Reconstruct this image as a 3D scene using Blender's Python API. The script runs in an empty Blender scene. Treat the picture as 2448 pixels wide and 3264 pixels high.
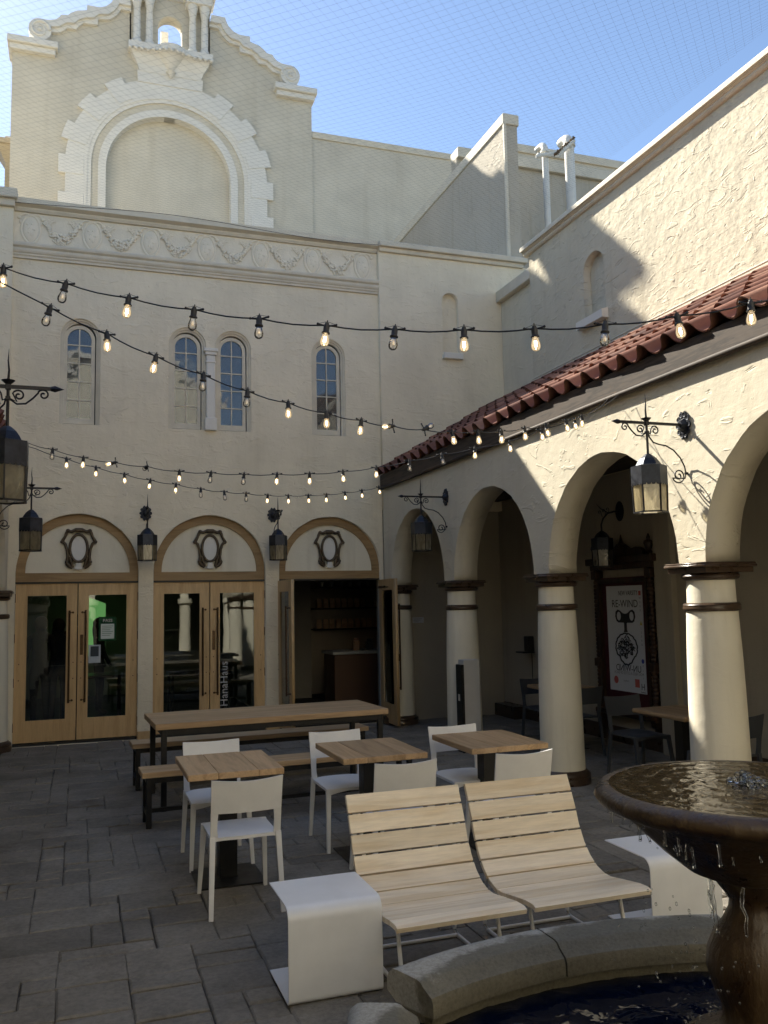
import bpy, bmesh, math, random
from mathutils import Vector, Matrix, noise
R = math.radians
random.seed(7)
scene = bpy.context.scene
COL = scene.collection

# ------------------------------------------------------------------ camera
CAM_H = 1.85
PITCH, YAW, ROLL, FPX = 0.102977, 0.337643, -0.020658, 2768.8
fwd = Vector((math.sin(YAW)*math.cos(PITCH), math.cos(YAW)*math.cos(PITCH), math.sin(PITCH)))
right0 = Vector((math.cos(YAW), -math.sin(YAW), 0))
up0 = right0.cross(fwd)
right = right0*math.cos(ROLL) + up0*math.sin(ROLL)
up = up0*math.cos(ROLL) - right0*math.sin(ROLL)
cam = bpy.data.cameras.new('camera')
cam.sensor_fit = 'VERTICAL'; cam.sensor_height = 36.0
cam.lens = FPX/3264*36.0
cam.clip_start = 0.05; cam.clip_end = 2000
camo = bpy.data.objects.new('camera', cam); COL.objects.link(camo)
camo.matrix_world = Matrix(((right.x, up.x, -fwd.x, 0), (right.y, up.y, -fwd.y, 0), (right.z, up.z, -fwd.z, CAM_H), (0, 0, 0, 1)))
scene.camera = camo

# ------------------------------------------------------------------ sky, sun, exposure
SUN = Vector((1.0, -2.08, -1.986)).normalized()          # direction the light travels
w = bpy.data.worlds.new('World'); scene.world = w; w.use_nodes = True
nt = w.node_tree; nt.nodes.clear()
sky = nt.nodes.new('ShaderNodeTexSky'); sky.sky_type = 'NISHITA'; sky.sun_disc = False
sky.sun_elevation = math.asin(-SUN.z); sky.sun_rotation = math.atan2(-SUN.x, -SUN.y)
sky.air_density = 1.0; sky.dust_density = 0.4; sky.ozone_density = 2.0
bgn = nt.nodes.new('ShaderNodeBackground'); bgn.inputs['Strength'].default_value = 0.078
wo = nt.nodes.new('ShaderNodeOutputWorld')
nt.links.new(sky.outputs[0], bgn.inputs[0]); nt.links.new(bgn.outputs[0], wo.inputs[0])
sl = bpy.data.lights.new('sun', 'SUN'); sl.energy = 4.6; sl.angle = R(0.5); sl.color = (1.0, 0.93, 0.80)
so = bpy.data.objects.new('sun', sl); COL.objects.link(so)
so.rotation_mode = 'QUATERNION'; so.rotation_quaternion = SUN.to_track_quat('-Z', 'Y'); so.location = (-10, 20, 30)
scene.view_settings.view_transform = 'Standard'; scene.view_settings.look = 'None'
scene.view_settings.gamma = 1.0; scene.view_settings.exposure = 1.48
scene.view_settings.use_curve_mapping = False
try:
    scene.cycles.use_denoising = True
    scene.cycles.max_bounces = 10; scene.cycles.diffuse_bounces = 5; scene.cycles.glossy_bounces = 4
    scene.cycles.transmission_bounces = 6; scene.cycles.transparent_max_bounces = 16
    scene.cycles.sample_clamp_indirect = 6.0; scene.cycles.caustics_reflective = False; scene.cycles.caustics_refractive = False
except Exception:
    pass

# ------------------------------------------------------------------ materials
def new_mat(name):
    m = bpy.data.materials.new(name); m.use_nodes = True
    nt = m.node_tree; nt.nodes.clear()
    out = nt.nodes.new('ShaderNodeOutputMaterial'); p = nt.nodes.new('ShaderNodeBsdfPrincipled')
    nt.links.new(p.outputs[0], out.inputs[0])
    return m, nt, p, out
def N(nt, typ, **kw):
    n = nt.nodes.new(typ)
    for k, v in kw.items():
        if k in n.inputs: n.inputs[k].default_value = v
        else: setattr(n, k, v)
    return n
def objco(nt, scale=(1, 1, 1), rot=(0, 0, 0), gen='Object'):
    tc = nt.nodes.new('ShaderNodeTexCoord'); mp = nt.nodes.new('ShaderNodeMapping')
    mp.inputs['Scale'].default_value = scale; mp.inputs['Rotation'].default_value = rot
    nt.links.new(tc.outputs[gen], mp.inputs[0]); return mp.outputs[0]
def ramp(nt, src, stops):
    r = nt.nodes.new('ShaderNodeValToRGB'); e = r.color_ramp.elements
    while len(e) > len(stops): e.remove(e[-1])
    while len(e) < len(stops): e.new(0.5)
    for i, (p, c) in enumerate(stops):
        e[i].position = p; e[i].color = (*c, 1) if len(c) == 3 else c
    nt.links.new(src, r.inputs[0]); return r.outputs[0]
def g3(v): return (v, v, v)
def mul(c, k): return tuple(min(1, x*k) for x in c)
def math_n(nt, op, a, b):
    m = nt.nodes.new('ShaderNodeMath'); m.operation = op
    for i, x in enumerate((a, b)):
        if isinstance(x, (int, float)): m.inputs[i].default_value = x
        else: nt.links.new(x, m.inputs[i])
    return m.outputs[0]
def bump(nt, p, h, strength, dist):
    b = nt.nodes.new('ShaderNodeBump'); b.inputs['Strength'].default_value = strength; b.inputs['Distance'].default_value = dist
    nt.links.new(h, b.inputs['Height']); nt.links.new(b.outputs[0], p.inputs['Normal']); return b

def stucco(name, col, rough_amt=1.0, stroke=1.0, rot=0.0, var=0.08, freq=1.0, lump=0.8, lsc=7.0, streak=0.55):
    """hand-trowelled stucco: soft lumps, directional trowel strokes, fine sand"""
    m, nt, p, o = new_mat(name)
    co = objco(nt)
    n1 = N(nt, 'ShaderNodeTexNoise', Scale=1.1, Detail=5.0, Roughness=0.6); nt.links.new(co, n1.inputs['Vector'])
    n2 = N(nt, 'ShaderNodeTexNoise', Scale=lsc, Detail=4.0, Roughness=0.55); nt.links.new(co, n2.inputs['Vector'])
    c0 = ramp(nt, n1.outputs[0], [(0.3, mul(col, 1-var)), (0.7, mul(col, 1+var*0.5))])
    # faint dirt specks
    n4 = N(nt, 'ShaderNodeTexNoise', Scale=14.0, Detail=6.0, Roughness=0.7, Distortion=1.2); nt.links.new(co, n4.inputs['Vector'])
    dirt = ramp(nt, n4.outputs[0], [(0.25, g3(0.80)), (0.36, g3(1.0))])
    mx = N(nt, 'ShaderNodeMix', data_type='RGBA', blend_type='MULTIPLY'); mx.inputs[0].default_value = 0.35
    nt.links.new(c0, mx.inputs[6]); nt.links.new(dirt, mx.inputs[7])
    cs_ = objco(nt, (2.6, 2.6, 0.22)); n6 = N(nt, 'ShaderNodeTexNoise', Scale=1.4, Detail=5.0, Roughness=0.65); nt.links.new(cs_, n6.inputs['Vector'])
    strk = ramp(nt, n6.outputs[0], [(0.30, (0.80, 0.78, 0.74)), (0.48, g3(1.0))])
    my = N(nt, 'ShaderNodeMix', data_type='RGBA', blend_type='MULTIPLY'); my.inputs[0].default_value = streak
    nt.links.new(mx.outputs[2], my.inputs[6]); nt.links.new(strk, my.inputs[7])
    nt.links.new(my.outputs[2], p.inputs['Base Color'])
    p.inputs['Roughness'].default_value = 0.9; p.inputs['Specular IOR Level'].default_value = 0.2
    co2 = objco(nt, (2.2*freq, 2.2*freq, 5.0*freq), (R(35)+rot, R(20), R(12)))
    st = N(nt, 'ShaderNodeTexNoise', Scale=1.6, Detail=3.0, Roughness=0.5, Distortion=1.6); nt.links.new(co2, st.inputs['Vector'])
    sr = ramp(nt, st.outputs[0], [(0.27, g3(0)), (0.34, g3(0.5)), (0.60, g3(0.60)), (0.66, g3(1.0)), (0.80, g3(0.8))])
    n3 = N(nt, 'ShaderNodeTexNoise', Scale=90.0, Detail=2.0); nt.links.new(co, n3.inputs['Vector'])
    h = math_n(nt, 'ADD', math_n(nt, 'MULTIPLY', sr, 0.5*stroke), math_n(nt, 'MULTIPLY', n2.outputs[0], lump))
    h = math_n(nt, 'ADD', h, math_n(nt, 'MULTIPLY', n3.outputs[0], 0.07))
    bump(nt, p, h, 0.9, 0.012*rough_amt)
    return m
def plain(name, col, rough=0.6, metal=0.0, var=0.06, scale=6.0, bmp=0.0, bscale=60.0, spec=0.5):
    m, nt, p, o = new_mat(name); co = objco(nt)
    n = N(nt, 'ShaderNodeTexNoise', Scale=scale, Detail=5.0, Roughness=0.6); nt.links.new(co, n.inputs['Vector'])
    nt.links.new(ramp(nt, n.outputs[0], [(0.3, mul(col, 1-var)), (0.7, mul(col, 1+var))]), p.inputs['Base Color'])
    p.inputs['Roughness'].default_value = rough; p.inputs['Metallic'].default_value = metal; p.inputs['Specular IOR Level'].default_value = spec
    r = ramp(nt, n.outputs[0], [(0.3, g3(max(0, rough-0.08))), (0.7, g3(min(1, rough+0.08)))]); nt.links.new(r, p.inputs['Roughness'])
    if bmp:
        b2 = N(nt, 'ShaderNodeTexNoise', Scale=bscale, Detail=4.0); nt.links.new(co, b2.inputs['Vector'])
        bump(nt, p, b2.outputs[0], 0.6, bmp)
    return m
def wood(name, col, dark, axis='X', scale=1.0, rough=0.5, var=0.22, rings=1.0):
    """grain along axis, tone shifted per object"""
    m, nt, p, o = new_mat(name)
    s = {'X': (1.2, 14, 14), 'Y': (14, 1.2, 14), 'Z': (14, 14, 1.2)}[axis]
    tc = nt.nodes.new('ShaderNodeTexCoord'); oi = nt.nodes.new('ShaderNodeObjectInfo')
    add = nt.nodes.new('ShaderNodeVectorMath'); add.operation = 'ADD'
    sc = nt.nodes.new('ShaderNodeVectorMath'); sc.operation = 'SCALE'; sc.inputs['Scale'].default_value = 13.7
    cmb = nt.nodes.new('ShaderNodeCombineXYZ')
    for i in range(3): nt.links.new(oi.outputs['Random'], cmb.inputs[i])
    nt.links.new(cmb.outputs[0], sc.inputs[0]); nt.links.new(tc.outputs['Object'], add.inputs[0]); nt.links.new(sc.outputs[0], add.inputs[1])
    mp = nt.nodes.new('ShaderNodeMapping'); mp.inputs['Scale'].default_value = tuple(x*scale for x in s); nt.links.new(add.outputs[0], mp.inputs[0])
    n = N(nt, 'ShaderNodeTexNoise', Scale=1.3, Detail=4.0, Roughness=0.55, Distortion=0.6); nt.links.new(mp.outputs[0], n.inputs['Vector'])
    w1 = N(nt, 'ShaderNodeMath', operation='MULTIPLY'); nt.links.new(n.outputs[0], w1.inputs[0]); w1.inputs[1].default_value = 26.0*rings
    sn = N(nt, 'ShaderNodeMath', operation='SINE'); nt.links.new(w1.outputs[0], sn.inputs[0])
    grain = ramp(nt, math_n(nt, 'ADD', math_n(nt, 'MULTIPLY', sn.outputs[0], 0.5), 0.5), [(0.0, dark), (0.35, tuple((a*2+b)/3 for a, b in zip(col, dark))), (0.75, col), (1.0, mul(col, 1.06))])
    f = N(nt, 'ShaderNodeTexNoise', Scale=9.0, Detail=5.0, Roughness=0.7); nt.links.new(mp.outputs[0], f.inputs['Vector'])
    fib = ramp(nt, f.outputs[0], [(0.3, g3(0.82)), (0.7, g3(1.05))])
    mx = N(nt, 'ShaderNodeMix', data_type='RGBA', blend_type='MULTIPLY'); mx.inputs[0].default_value = 0.8
    nt.links.new(grain, mx.inputs[6]); nt.links.new(fib, mx.inputs[7])
    hv = N(nt, 'ShaderNodeHueSaturation'); nt.links.new(mx.outputs[2], hv.inputs['Color'])
    vv = N(nt, 'ShaderNodeMapRange'); vv.inputs[3].default_value = 1-var; vv.inputs[4].default_value = 1+var*0.5
    nt.links.new(oi.outputs['Random'], vv.inputs[0]); nt.links.new(vv.outputs[0], hv.inputs['Value'])
    nt.links.new(hv.outputs[0], p.inputs['Base Color'])
    p.inputs['Roughness'].default_value = rough; p.inputs['Specular IOR Level'].default_value = 0.35
    bump(nt, p, f.outputs[0], 0.25, 0.002)
    return m
def glass_mat(name, tint, refl, rough=0.0, ior=1.5, wave=0.12, dust=0.0):
    m, nt, p, o = new_mat(name); nt.nodes.remove(p)
    t = N(nt, 'ShaderNodeBsdfTransparent'); t.inputs[0].default_value = (*tint, 1)
    g = N(nt, 'ShaderNodeBsdfGlossy'); g.inputs['Roughness'].default_value = rough; g.inputs[0].default_value = (0.95, 0.97, 1, 1)
    fr = N(nt, 'ShaderNodeFresnel'); fr.inputs[0].default_value = ior
    a = math_n(nt, 'ADD', fr.outputs[0], refl)
    co = objco(nt); n = N(nt, 'ShaderNodeTexNoise', Scale=2.3, Detail=1.0); nt.links.new(co, n.inputs['Vector'])
    b = nt.nodes.new('ShaderNodeBump'); b.inputs['Strength'].default_value = wave; b.inputs['Distance'].default_value = 0.02
    nt.links.new(n.outputs[0], b.inputs['Height']); nt.links.new(b.outputs[0], g.inputs['Normal'])
    mx = N(nt, 'ShaderNodeMixShader'); nt.links.new(a, mx.inputs[0]); nt.links.new(t.outputs[0], mx.inputs[1]); nt.links.new(g.outputs[0], mx.inputs[2])
    if dust:
        df = N(nt, 'ShaderNodeBsdfDiffuse'); df.inputs[0].default_value = (0.5, 0.5, 0.5, 1); m3 = N(nt, 'ShaderNodeMixShader'); m3.inputs[0].default_value = dust
        nt.links.new(mx.outputs[0], m3.inputs[1]); nt.links.new(df.outputs[0], m3.inputs[2]); nt.links.new(m3.outputs[0], o.inputs[0])
    else: nt.links.new(mx.outputs[0], o.inputs[0])
    return m
def emit(name, col, s):
    m, nt, p, o = new_mat(name); p.inputs['Base Color'].default_value = (*col, 1)
    p.inputs['Emission Color'].default_value = (*col, 1); p.inputs['Emission Strength'].default_value = s; return m

M = {}
M['cream'] = stucco('cream_stucco', (0.78, 0.705, 0.545), 1.4, 1.2, var=0.12, streak=0.3)
M['cream_rough'] = stucco('cream_rough_stucco', (0.66, 0.605, 0.475), 1.3, 1.5, R(25), freq=0.8, lump=0.45)
M['cream_upper'] = stucco('cream_heavy_trowel_stucco', (0.60, 0.545, 0.42), 2.0, 1.5, R(40), freq=0.95, lump=1.1, lsc=5.0)
M['arcade_shade'] = stucco('shade_tan_stucco', (0.40, 0.36, 0.285), 0.8, 0.6)  # darker tan put in to deepen the arcade's shade
M['shade_grey'] = stucco('shade_grey_stucco', (0.47, 0.43, 0.355), 1.8, 1.5, R(25), freq=0.8, lump=0.8, lsc=4.0, streak=0.9)  # base greyed to carry the parapet's shade; rain streaks are wear
M['column'] = stucco('cream_column_plaster', (0.77, 0.72, 0.585), 0.6, 0.5, streak=0.7)
M['gable'] = stucco('greenish_cream_stucco', (0.60, 0.56, 0.465), 1.6, 1.0, var=0.12, streak=0.4)
M['trim'] = plain('white_trim_paint', (0.70, 0.68, 0.62), 0.7, var=0.05, scale=2.5, bmp=0.004, bscale=30)
M['relief'] = plain('relief_plaster', (0.74, 0.68, 0.55), 0.75, var=0.08, scale=6, bmp=0.006, bscale=40)
M['coping'] = plain('coping_paint', (0.62, 0.57, 0.46), 0.75, var=0.10, scale=4, bmp=0.005, bscale=25)
M['brown'] = plain('dark_brown_paint', (0.060, 0.037, 0.022), 0.32, var=0.25, scale=8, bmp=0.002, bscale=40)
M['fascia'] = wood('fascia_board', (0.070, 0.050, 0.036), (0.035, 0.025, 0.018), 'Y', 0.6, 0.7)
M['iron'] = plain('wrought_iron', (0.020, 0.020, 0.024), 0.42, 0.6, var=0.3, scale=20, bmp=0.002, bscale=120)
M['lampmetal'] = plain('weathered_lantern_metal', (0.030, 0.034, 0.045), 0.45, 0.7, var=0.45, scale=14, bmp=0.002, bscale=60)
M['lampglass'] = None
M['door'] = wood('door_oak', (0.60, 0.405, 0.20), (0.53, 0.345, 0.16), 'Z', 0.8, 0.4, 0.06, 0.5)
M['archframe'] = wood('arch_frame_wood', (0.33, 0.215, 0.100), (0.27, 0.17, 0.075), 'X', 0.8, 0.5, 0.1, 0.5)
M['bronze'] = plain('bronze', (0.085, 0.050, 0.025), 0.35, 0.7, var=0.25, scale=18)
M['ornament'] = plain('carved_bronze_paint', (0.080, 0.055, 0.030), 0.45, 0.2, var=0.4, scale=25, bmp=0.004, bscale=50)
M['white'] = plain('white_plastic', (0.82, 0.81, 0.79), 0.42, var=0.05, scale=7, bmp=0.0006, bscale=150)
M['whitemetal'] = plain('white_powdercoat', (0.82, 0.82, 0.82), 0.36, var=0.05, scale=5)
M['grey'] = plain('charcoal_plastic', (0.060, 0.066, 0.075), 0.5, var=0.06)
M['steel'] = plain('black_steel', (0.018, 0.017, 0.016), 0.45, 0.3, var=0.3, scale=12)
M['oakY'] = wood('oak_plank_y', (0.56, 0.375, 0.205), (0.45, 0.29, 0.15), 'Y', 0.7, 0.42, 0.26, 0.7)
M['oakX'] = wood('oak_plank_x', (0.56, 0.385, 0.215), (0.47, 0.31, 0.165), 'X', 0.5, 0.42, 0.12, 0.7)
M['ash'] = wood('pale_ash_slat', (0.93, 0.795, 0.60), (0.84, 0.675, 0.455), 'X', 0.55, 0.4, 0.12, 0.7)
M['ashedge'] = M['ash']
M['glass'] = glass_mat('door_glass', (0.80, 0.84, 0.82), 0.015, wave=0.02)
M['winglass'] = glass_mat('window_glass', (0.55, 0.6, 0.62), 0.03, wave=0.10, dust=0.10)
M['wire'] = plain('black_rubber', (0.012, 0.012, 0.013), 0.45, var=0.1)
M['dark'] = plain('dark_interior_tone', (0.035, 0.034, 0.034), 0.8)
M['intwall'] = plain('interior_wall_paint', (0.26, 0.24, 0.205), 0.8)
M['bluetile'] = None

# weathered paver concrete, tone differs per paver
def paver_mat():
    m, nt, p, o = new_mat('paver_concrete'); co = objco(nt)
    oi = nt.nodes.new('ShaderNodeObjectInfo')
    geo = nt.nodes.new('ShaderNodeNewGeometry')
    n = N(nt, 'ShaderNodeTexNoise', Scale=2.2, Detail=7.0, Roughness=0.65); nt.links.new(geo.outputs['Position'], n.inputs['Vector'])
    n2 = N(nt, 'ShaderNodeTexNoise', Scale=30.0, Detail=5.0, Roughness=0.7); nt.links.new(geo.outputs['Position'], n2.inputs['Vector'])
    c = ramp(nt, n.outputs[0], [(0.26, (0.135, 0.119, 0.098)), (0.48, (0.215, 0.194, 0.163)), (0.74, (0.290, 0.265, 0.225))])
    sp = ramp(nt, n2.outputs[0], [(0.3, g3(0.75)), (0.6, g3(1.08))])
    mx = N(nt, 'ShaderNodeMix', data_type='RGBA', blend_type='MULTIPLY'); mx.inputs[0].default_value = 1.0
    nt.links.new(c, mx.inputs[6]); nt.links.new(sp, mx.inputs[7])
    hv = N(nt, 'ShaderNodeHueSaturation'); nt.links.new(mx.outputs[2], hv.inputs['Color'])
    vv = N(nt, 'ShaderNodeMapRange'); vv.inputs[3].default_value = 0.82; vv.inputs[4].default_value = 1.14
    nt.links.new(oi.outputs['Random'], vv.inputs[0]); nt.links.new(vv.outputs[0], hv.inputs['Value'])
    # rusty / damp stains
    n5 = N(nt, 'ShaderNodeTexNoise', Scale=0.9, Detail=8.0, Roughness=0.75, Distortion=0.8); nt.links.new(geo.outputs['Position'], n5.inputs['Vector'])
    sm = ramp(nt, n5.outputs[0], [(0.56, g3(0)), (0.70, g3(0.75))])
    m2 = N(nt, 'ShaderNodeMix', data_type='RGBA'); nt.links.new(sm, m2.inputs[0]); nt.links.new(hv.outputs[0], m2.inputs[6]); m2.inputs[7].default_value = (0.085, 0.064, 0.046, 1)
    nt.links.new(m2.outputs[2], p.inputs['Base Color'])
    p.inputs['Roughness'].default_value = 0.75; p.inputs['Specular IOR Level'].default_value = 0.3
    h = math_n(nt, 'ADD', n2.outputs[0], math_n(nt, 'MULTIPLY', n.outputs[0], 1.5)); bump(nt, p, h, 0.9, 0.010)
    return m
M['paver'] = paver_mat()
M['joint'] = plain('dark_joint_sand', (0.085, 0.072, 0.056), 0.95, var=0.5, scale=3, bmp=0.004)
def tile_mat():
    m, nt, p, o = new_mat('terracotta'); co = objco(nt); oi = nt.nodes.new('ShaderNodeObjectInfo')
    n = N(nt, 'ShaderNodeTexNoise', Scale=5.0, Detail=6.0, Roughness=0.65); nt.links.new(co, n.inputs['Vector'])
    base = ramp(nt, oi.outputs['Random'], [(0.0, (0.12, 0.055, 0.042)), (0.3, (0.20, 0.090, 0.064)), (0.6, (0.27, 0.128, 0.088)), (0.85, (0.33, 0.175, 0.120)), (1.0, (0.18, 0.110, 0.092))])
    sp = ramp(nt, n.outputs[0], [(0.3, (0.42, 0.40, 0.40)), (0.5, g3(0.9)), (0.7, (1.15, 1.12, 1.1))])
    mx = N(nt, 'ShaderNodeMix', data_type='RGBA', blend_type='MULTIPLY'); mx.inputs[0].default_value = 1.0
    nt.links.new(base, mx.inputs[6]); nt.links.new(sp, mx.inputs[7]); nt.links.new(mx.outputs[2], p.inputs['Base Color'])
    p.inputs['Roughness'].default_value = 0.85; p.inputs['Specular IOR Level'].default_value = 0.25; bump(nt, p, n.outputs[0], 0.6, 0.008); return m
M['tile'] = tile_mat()
def frosted():
    m, nt, p, o = new_mat('frosted_lantern_glass'); nt.nodes.remove(p)
    t = N(nt, 'ShaderNodeBsdfTransparent'); t.inputs[0].default_value = (0.85, 0.83, 0.76, 1)
    d = N(nt, 'ShaderNodeBsdfTranslucent'); d.inputs[0].default_value = (0.75, 0.70, 0.58, 1)
    co = objco(nt, (1, 1, 0.4)); n = N(nt, 'ShaderNodeTexNoise', Scale=16.0, Detail=3.0, Distortion=0.8); nt.links.new(co, n.inputs['Vector'])
    f = ramp(nt, n.outputs[0], [(0.35, g3(0.30)), (0.65, g3(0.70))])
    mx = N(nt, 'ShaderNodeMixShader'); nt.links.new(f, mx.inputs[0]); nt.links.new(t.outputs[0], mx.inputs[1]); nt.links.new(d.outputs[0], mx.inputs[2])
    g = N(nt, 'ShaderNodeBsdfGlossy'); g.inputs['Roughness'].default_value = 0.15; m2 = N(nt, 'ShaderNodeMixShader'); m2.inputs[0].default_value = 0.08
    nt.links.new(mx.outputs[0], m2.inputs[1]); nt.links.new(g.outputs[0], m2.inputs[2]); nt.links.new(m2.outputs[0], o.inputs[0]); return m
M['lampglass'] = frosted()

# ------------------------------------------------------------------ mesh helpers
class MB:
    def __init__(s): s.v = []; s.f = []
    def add(s, v, f):
        b = len(s.v); s.v += [tuple(x) for x in v]; s.f += [tuple(i+b for i in q) for q in f]; return s
    def box(s, x0, x1, y0, y1, z0, z1):
        v = [(x, y, z) for z in (z0, z1) for y in (y0, y1) for x in (x0, x1)]
        return s.add(v, [(0, 2, 3, 1), (4, 5, 7, 6), (0, 1, 5, 4), (2, 6, 7, 3), (0, 4, 6, 2), (1, 3, 7, 5)])
    def cbox(s, x0, x1, y0, y1, z0, z1, c=0.004):
        """box with chamfered edges"""
        c = min(c, (x1-x0)/2.01, (y1-y0)/2.01, (z1-z0)/2.01)
        bm = bmesh.new(); bmesh.ops.create_cube(bm, size=1.0)
        for q in bm.verts: q.co = Vector((x0+(q.co.x+.5)*(x1-x0), y0+(q.co.y+.5)*(y1-y0), z0+(q.co.z+.5)*(z1-z0)))
        bmesh.ops.bevel(bm, geom=list(bm.edges), offset=c, segments=1, affect='EDGES')
        bm.verts.index_update(); s.add([q.co.copy() for q in bm.verts], [[q.index for q in f.verts] for f in bm.faces]); bm.free(); return s
    def prism(s, poly, t0, t1, mp):
        """poly [(u,v)] extruded from t0 to t1; mp(u,v,t)->xyz"""
        n = len(poly)
        v = [mp(a, b, t0) for a, b in poly]+[mp(a, b, t1) for a, b in poly]
        f = [tuple(range(n)), tuple(range(2*n-1, n-1, -1))]+[(i, i+n, (i+1) % n+n, (i+1) % n) for i in range(n)]
        return s.add(v, f)
    def lathe(s, prof, n=32, c=(0, 0, 0), cap=True):
        v = []; f = []
        for r, z in prof:
            for k in range(n):
                a = 2*math.pi*k/n; v.append((c[0]+r*math.cos(a), c[1]+r*math.sin(a), c[2]+z))
        for i in range(len(prof)-1):
            for k in range(n):
                f.append((i*n+k, i*n+(k+1) % n, (i+1)*n+(k+1) % n, (i+1)*n+k))
        if cap: f.append(tuple(range(n-1, -1, -1))); f.append(tuple((len(prof)-1)*n+k for k in range(n)))
        return s.add(v, f)
    def tube(s, path, r, n=8, cap=True, closed=False):
        P = [Vector(p) for p in path]; m = len(P)
        rr = r if isinstance(r, (list, tuple)) else [r]*m
        v = []; f = []; prev = None
        for i in range(m):
            if closed: t = (P[(i+1) % m]-P[i-1]).normalized()
            else: t = (P[min(i+1, m-1)]-P[max(i-1, 0)]).normalized()
            if prev is None:
                a = Vector((0, 0, 1)) if abs(t.z) < 0.9 else Vector((1, 0, 0)); u = t.cross(a).normalized()
            else:
                u = (prev-t*prev.dot(t)).normalized()
            prev = u; w2 = t.cross(u)
            for k in range(n):
                a = 2*math.pi*k/n; v.append(P[i]+(u*math.cos(a)+w2*math.sin(a))*rr[i])
        for i in range(m-1+(1 if closed else 0)):
            j = (i+1) % m
            for k in range(n): f.append((i*n+k, i*n+(k+1) % n, j*n+(k+1) % n, j*n+k))
        if cap and not closed: f.append(tuple(range(n-1, -1, -1))); f.append(tuple((m-1)*n+k for k in range(n)))
        return s.add(v, f)
    def bar(s, a, b, w, h, w2=None, h2=None):
        """rectangular bar from a to b"""
        a = Vector(a); b = Vector(b); t = (b-a).normalized()
        u = Vector((1, 0, 0)) if abs(t.x) < 0.8 else Vector((0, 1, 0)); u = (u-t*u.dot(t)).normalized(); q = t.cross(u)
        w2 = w if w2 is None else w2; h2 = h if h2 is None else h2
        v = [a+u*i*w/2+q*j*h/2 for i, j in ((-1, -1), (1, -1), (1, 1), (-1, 1))]+[b+u*i*w2/2+q*j*h2/2 for i, j in ((-1, -1), (1, -1), (1, 1), (-1, 1))]
        return s.add(v, [(3, 2, 1, 0), (4, 5, 6, 7)]+[(i, (i+1) % 4, (i+1) % 4+4, i+4) for i in range(4)])
    def ball(s, c, rx, ry=None, rz=None, nu=8, nv=6):
        ry = rx if ry is None else ry; rz = rx if rz is None else rz
        v = [(c[0], c[1], c[2]+rz)]; f = []
        for i in range(1, nv):
            a = math.pi*i/nv
            for k in range(nu):
                b = 2*math.pi*k/nu; v.append((c[0]+rx*math.sin(a)*math.cos(b), c[1]+ry*math.sin(a)*math.sin(b), c[2]+rz*math.cos(a)))
        v.append((c[0], c[1], c[2]-rz)); e = len(v)-1
        for k in range(nu): f.append((0, 1+k, 1+(k+1) % nu)); f.append((e, e-nu+(k+1) % nu, e-nu+k))
        for i in range(nv-2):
            for k in range(nu):
                f.append((1+i*nu+k, 1+(i+1)*nu+k, 1+(i+1)*nu+(k+1) % nu, 1+i*nu+(k+1) % nu))
        return s.add(v, f)
    def sheet(s, fn, nu, nv, off):
        """solid sheet: fn(u,v)->point of upper face; off = offset vector or fn(u,v)"""
        A = [[Vector(fn(i/nu, j/nv)) for j in range(nv+1)] for i in range(nu+1)]
        o = off if callable(off) else (lambda u, v: Vector(off))
        Bv = [[A[i][j]+Vector(o(i/nu, j/nv)) for j in range(nv+1)] for i in range(nu+1)]
        v = [p for row in A for p in row]+[p for row in Bv for p in row]; k = (nu+1)*(nv+1); W = nv+1
        f = []
        for i in range(nu):
            for j in range(nv):
                q = (i*W+j, (i+1)*W+j, (i+1)*W+j+1, i*W+j+1); f.append(q); f.append(tuple(x+k for x in reversed(q)))
        for i in range(nu):
            f.append((i*W, i*W+k, (i+1)*W+k, (i+1)*W)); f.append((i*W+nv, (i+1)*W+nv, (i+1)*W+nv+k, i*W+nv+k))
        for j in range(nv):
            f.append((j, j+1, j+1+k, j+k)); f.append((nu*W+j, nu*W+j+k, nu*W+j+1+k, nu*W+j+1))
        return s.add(v, f)
    def mesh(s, name, smooth=None):
        me = bpy.data.meshes.new(name); me.from_pydata([tuple(v) for v in s.v], [], s.f); me.validate()
        bm = bmesh.new(); bm.from_mesh(me); bmesh.ops.recalc_face_normals(bm, faces=bm.faces); bm.to_mesh(me); bm.free()
        if smooth:
            me.shade_smooth(); me.set_sharp_from_angle(angle=R(smooth))
        me.update(); return me
    def build(s, name, mat, parent=None, smooth=None, world=True):
        """coordinates are world coordinates; stored relative to the thing's origin"""
        me = s.mesh(name, smooth); return link(name, me, mat, parent, world)
def origin_of(p):
    o = Vector((0, 0, 0))
    while p is not None: o += p.location; p = p.parent
    return o
def link(name, me, mat, parent=None, world=True):
    if mat is not None and len(me.materials) == 0: me.materials.append(mat)
    o = bpy.data.objects.new(name, me); COL.objects.link(o)
    if parent is not None:
        o.parent = parent
        if world:
            off = origin_of(parent)
            if off.length > 0: me.transform(Matrix.Translation(-off))
    return o
def tag(o, label, cat, group=None):
    o['label'] = label; o['category'] = cat
    if group: o['group'] = group
    return o
def thing(name, label, cat, loc=(0, 0, 0), rz=0.0, group=None):
    o = bpy.data.objects.new(name, None); COL.objects.link(o); o.location = loc; o.rotation_euler = (0, 0, rz)
    o.empty_display_size = 0.2
    return tag(o, label, cat, group)
def struct(o): o['kind'] = 'structure'; return o
def dup(root, loc, rz=0.0, label=None, group=None):
    r = root.copy(); COL.objects.link(r); r.location = loc; r.rotation_euler = (0, 0, rz)
    if label: r['label'] = label
    if group: r['group'] = group
    def rec(src, dst):
        for ch in list(src.children):
            c = ch.copy(); COL.objects.link(c); c.parent = dst; rec(ch, c)
    rec(root, r); return r
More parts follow.
